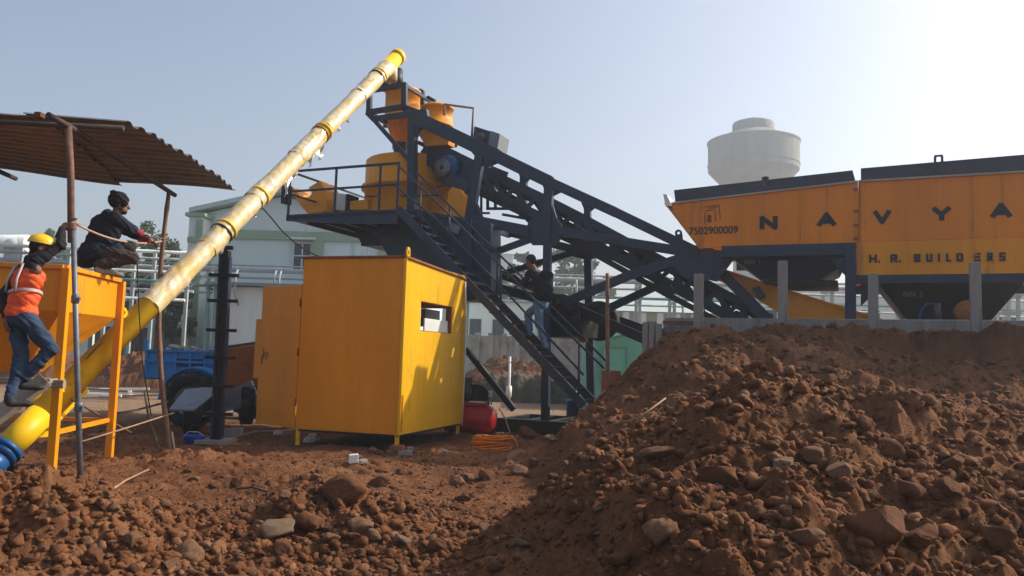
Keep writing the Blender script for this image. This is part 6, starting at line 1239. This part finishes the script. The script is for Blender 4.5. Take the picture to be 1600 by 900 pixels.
def stones():
    rng = random.Random(21); kinds = [rock_mesh(i+1, stonered if i < 5 else (beige if i < 8 else stonegrey)) for i in range(10)]
    used = []
    def put(px, py, wpx, kind, lab, grp, sink=.25, cat='stone', name='stone', asp=None, zrot=None):
        p = ground_hit(px, py); r_ = wpx/ppm(p)/2
        for (x, y, rr) in used:
            if (p.x-x)**2+(p.y-y)**2 < (r_+rr)**2*.5: return
        used.append((p.x, p.y, r_)); o = bpy.data.objects.new(name, kinds[kind]); COL.objects.link(o)
        o.location = (p.x, p.y, p.z+r_*(.6-sink*1.6)); o.rotation_euler = (rng.uniform(-.3, .3), rng.uniform(-.3, .3), zrot if zrot is not None else rng.uniform(0, 6.28)); a = asp or (1, 1, 1); o.scale = (r_*a[0], r_*a[1], r_*a[2]); tag(o, lab, cat, grp)
    B = 'boulders in the loose soil'
    big = [(437, 832, 56, 9, 'pale grey boulder lying against a brown one at the front left', None), (484, 824, 52, 2, 'brown egg shaped boulder touching the pale grey one', None), (540, 780, 68, 0, 'wide cracked brown boulder on the rubble in front of the cabin', None),
           (300, 878, 60, 5, 'largest stone in the bottom left pile', None), (267, 890, 34, 6, 'smaller stone left of the largest one in the bottom left pile', None), (1386, 712, 60, 1, 'dark rounded boulder high on the right slope', None), (1420, 775, 50, 2, 'lumpy boulder halfway up the right slope below the dark rounded one', None),
           (1125, 762, 70, 3, 'dark angular boulder sticking out of the near heap', None), (1372, 838, 104, 4, 'biggest boulder, half buried low on the right slope', None), (1480, 770, 50, 1, 'upright boulder at the right beyond the biggest one', None), (1030, 842, 58, 5, 'rounded stone low on the shaded flank of the near heap', None),
           (1262, 842, 44, 6, 'angular stone left of the biggest boulder', None), (1020, 718, 62, 7, 'long flat pale stone on the crest of the near heap', (1.4, .6, .5)), (1490, 728, 40, 2, 'small dark boulder near the right edge', None), (1345, 672, 44, 0, 'squarish boulder with a flat light face on the upper right slope', None),
           (805, 720, 46, 6, 'flat pale stone at the foot of the slope right of the hose', (1.3, .8, .6)), (812, 742, 32, 7, 'rounded pale stone just below the flat one at the slope foot', None), (712, 758, 30, 5, 'upright stone among rubble right of the cabin front', None), (722, 783, 28, 3, 'dark stone below the upright one among the rubble', None),
           (682, 860, 40, 1, 'pointed brown stone on bare soil at the bottom centre', None), (628, 848, 34, 8, 'squarish grey stone left of the pointed brown one', None), (560, 832, 44, 5, 'rounded pale stone in the rubble below the cracked boulder', None), (520, 848, 36, 6, 'tilted pale slab stone in the front rubble', None),
           (1310, 745, 44, 6, 'rounded stone in the middle of the right slope', None), (1270, 720, 40, 7, 'flat stone above the middle of the right slope', None), (1180, 820, 46, 1, 'brown boulder low in the near heap under the angular one', None), (1560, 858, 60, 3, 'dark boulder in the bottom right corner', None), (970, 880, 44, 2, 'shaded stone at the lower edge of the near heap', None),
           (822, 682, 34, 3, 'broken brown lump beside the steel base skid', None), (862, 690, 24, 6, 'smaller pale lump near the base skid', None), (205, 852, 34, 5, 'pale rounded stone in the front left soil pile', None), (145, 880, 40, 0, 'brown stone at the bottom of the left soil pile', None), (1225, 735, 36, 8, 'greyish stone on the near side of the right slope', None),
           (590, 760, 36, 3, 'dark stone behind the cracked boulder', None), (760, 748, 34, 1, 'brown lump on the rubble strip before the slope', None), (1440, 850, 56, 2, 'rounded boulder right of the biggest one', None), (900, 800, 40, 1, 'dark lump on the shaded flank of the heap', None)]
    for px, py, w_, k, lab, asp in big: put(px, py, w_, k, lab, B, .22, 'boulder', 'boulder', asp)
    n = 0
    for i in range(900):
        r = rng.random()
        if r < .36: px, py = rng.uniform(860, 1600), rng.uniform(560, 900)
        elif r < .62: px, py = rng.gauss(560, 110), rng.uniform(735, 895)
        elif r < .80: px, py = rng.uniform(0, 430), rng.uniform(790, 899)
        else: px, py = rng.uniform(250, 950), rng.uniform(700, 899)
        if not (0 < px < 1600) or py > 899 or (px > 1000 and py < 535): continue
        d = (py-520)/380; w_ = (8+21*d*rng.random()**1.7)*rng.uniform(.8, 1.5)
        if px < 960 and px > 860-(py-600)*.9 and py < 700: continue
        k = rng.choices(range(10), [3, 3, 3, 3, 3, 2, 2, 2, .7, .7])[0]
        before = len(used); put(px, py, w_, k, 'small loose stone half sunk in the reddish soil', 'small loose stones', .3); n += len(used) > before
        if n >= 262: break
    # finer gravel and clods: uncountable
    base = []
    for q in range(8):
        bm = bmesh.new(); bmesh.ops.create_icosphere(bm, subdivisions=2, radius=1); r2 = random.Random(50+q)
        for k in range(7):
            d = V((r2.gauss(0, 1), r2.gauss(0, 1), r2.gauss(0, 1))).normalized(); h = r2.uniform(.45, .85)
            for v in bm.verts:
                e = v.co.dot(d)-h
                if e > 0: v.co -= d*e
        for v in bm.verts: v.co *= r2.uniform(.86, 1.12)
        bm.verts.ensure_lookup_table(); base.append((np.array([v.co[:] for v in bm.verts]), np.array([[v.index for v in f.verts] for f in bm.faces]))); bm.free()
    rs = np.random.RandomState(4); N = 84000; ang = rs.uniform(-44, 44, N)*math.pi/180; dist = 2.9*(17/2.9)**rs.uniform(0, 1, N); X = dist*np.sin(ang); Y_ = dist*np.cos(ang)
    h0 = terr(X, Y_, False); heapy = np.clip((h0-.12)*2.2, 0, 1); dens = .34+.55*heapy+.9*np.clip(fbm(X*.7, Y_*.7, 3, 66), 0, 1)+1.4*np.exp(-(((X+1.4)/1.5)**2+((Y_-6.6)/1.3)**2))
    keep = (rs.uniform(0, 1, N) < dens) & ~((X*sA+Y_*cA > 13.2) & (X > 1)); X = X[keep]; Y_ = Y_[keep]; dist = dist[keep]; heapy = heapy[keep]; Z = terr(X, Y_); n = len(X)
    cob = np.exp(-(((X+1.2)/1.7)**2+((Y_-6.3)/1.4)**2))+np.exp(-(((X+3.6)/1.6)**2+((Y_-5.0)/1.2)**2)); sz = (.006+.042*rs.uniform(0, 1, n)**(7-3.2*np.clip(cob, 0, 1))*(.35+.65*np.maximum(heapy, np.clip(cob*1.2, 0, 1))))*(.75+dist/14)
    vs = []; fs = []; voff = 0; kind_ = rs.randint(0, 8, n)
    for q in range(8):
        bv, bf = base[q]; I = np.where(kind_ == q)[0]; k = len(I); A_ = rs.uniform(0, 6.283, k); B_ = rs.uniform(-1.2, 1.2, k)
        sc_ = np.stack([rs.uniform(.8, 1.5, k), rs.uniform(.7, 1.15, k), rs.uniform(.5, .95, k)], 1)*sz[I][:, None]; v = bv[None]*sc_[:, None, :]
        y2 = v[..., 1]*np.cos(B_)[:, None]-v[..., 2]*np.sin(B_)[:, None]; z2 = v[..., 1]*np.sin(B_)[:, None]+v[..., 2]*np.cos(B_)[:, None]; x3 = v[..., 0]*np.cos(A_)[:, None]-y2*np.sin(A_)[:, None]; y3 = v[..., 0]*np.sin(A_)[:, None]+y2*np.cos(A_)[:, None]
        vs.append(np.stack([x3+X[I][:, None], y3+Y_[I][:, None], z2+(Z[I]+sz[I]*.22)[:, None]], -1).reshape(-1, 3)); fs.append((bf[None]+(np.arange(k)*len(bv))[:, None, None]+voff).reshape(-1, 3)); voff += k*len(bv)
    vs = np.concatenate(vs).astype(np.float32); fs = np.concatenate(fs).astype(np.int32); me = bpy.data.meshes.new('gravel'); me.vertices.add(len(vs)); me.vertices.foreach_set('co', vs.ravel()); me.loops.add(fs.size); me.loops.foreach_set('vertex_index', fs.ravel()); me.polygons.add(len(fs)); me.polygons.foreach_set('loop_start', np.arange(len(fs), dtype=np.int32)*3); me.polygons.foreach_set('loop_total', np.full(len(fs), 3, np.int32)); me.update()
    gm = mat('gravel', (.165, .066, .028), .95, var=.6, scale=5, col2=(.26, .14, .075), c2amt=.3, c2scale=4, bump=.8, bscale=40, spec=.2); me.materials.append(gm); o = bpy.data.objects.new('gravel', me); COL.objects.link(o); tag(o, 'fine gravel and clods of earth scattered over the soil', 'gravel', kind='stuff')
stones()
# ================================================================== HAZE
def haze():
    m = bpy.data.materials.new('haze'); m.use_nodes = True; n = m.node_tree; n.nodes.remove(n.nodes['Principled BSDF']); pv = n.nodes.new('ShaderNodeVolumePrincipled'); pv.inputs['Color'].default_value = (.86, .92, 1, 1); pv.inputs['Density'].default_value = HAZE; pv.inputs['Anisotropy'].default_value = .35; n.links.new(pv.outputs[0], n.nodes['Material Output'].inputs['Volume'])
    b = MB(); b.box((0, 150, 25), (760, 560, 54)); o = b.build('haze', m); o['kind'] = 'stuff'; o['label'] = 'thin pale winter haze'; o['category'] = 'haze'
HAZE = 0.0021
haze()
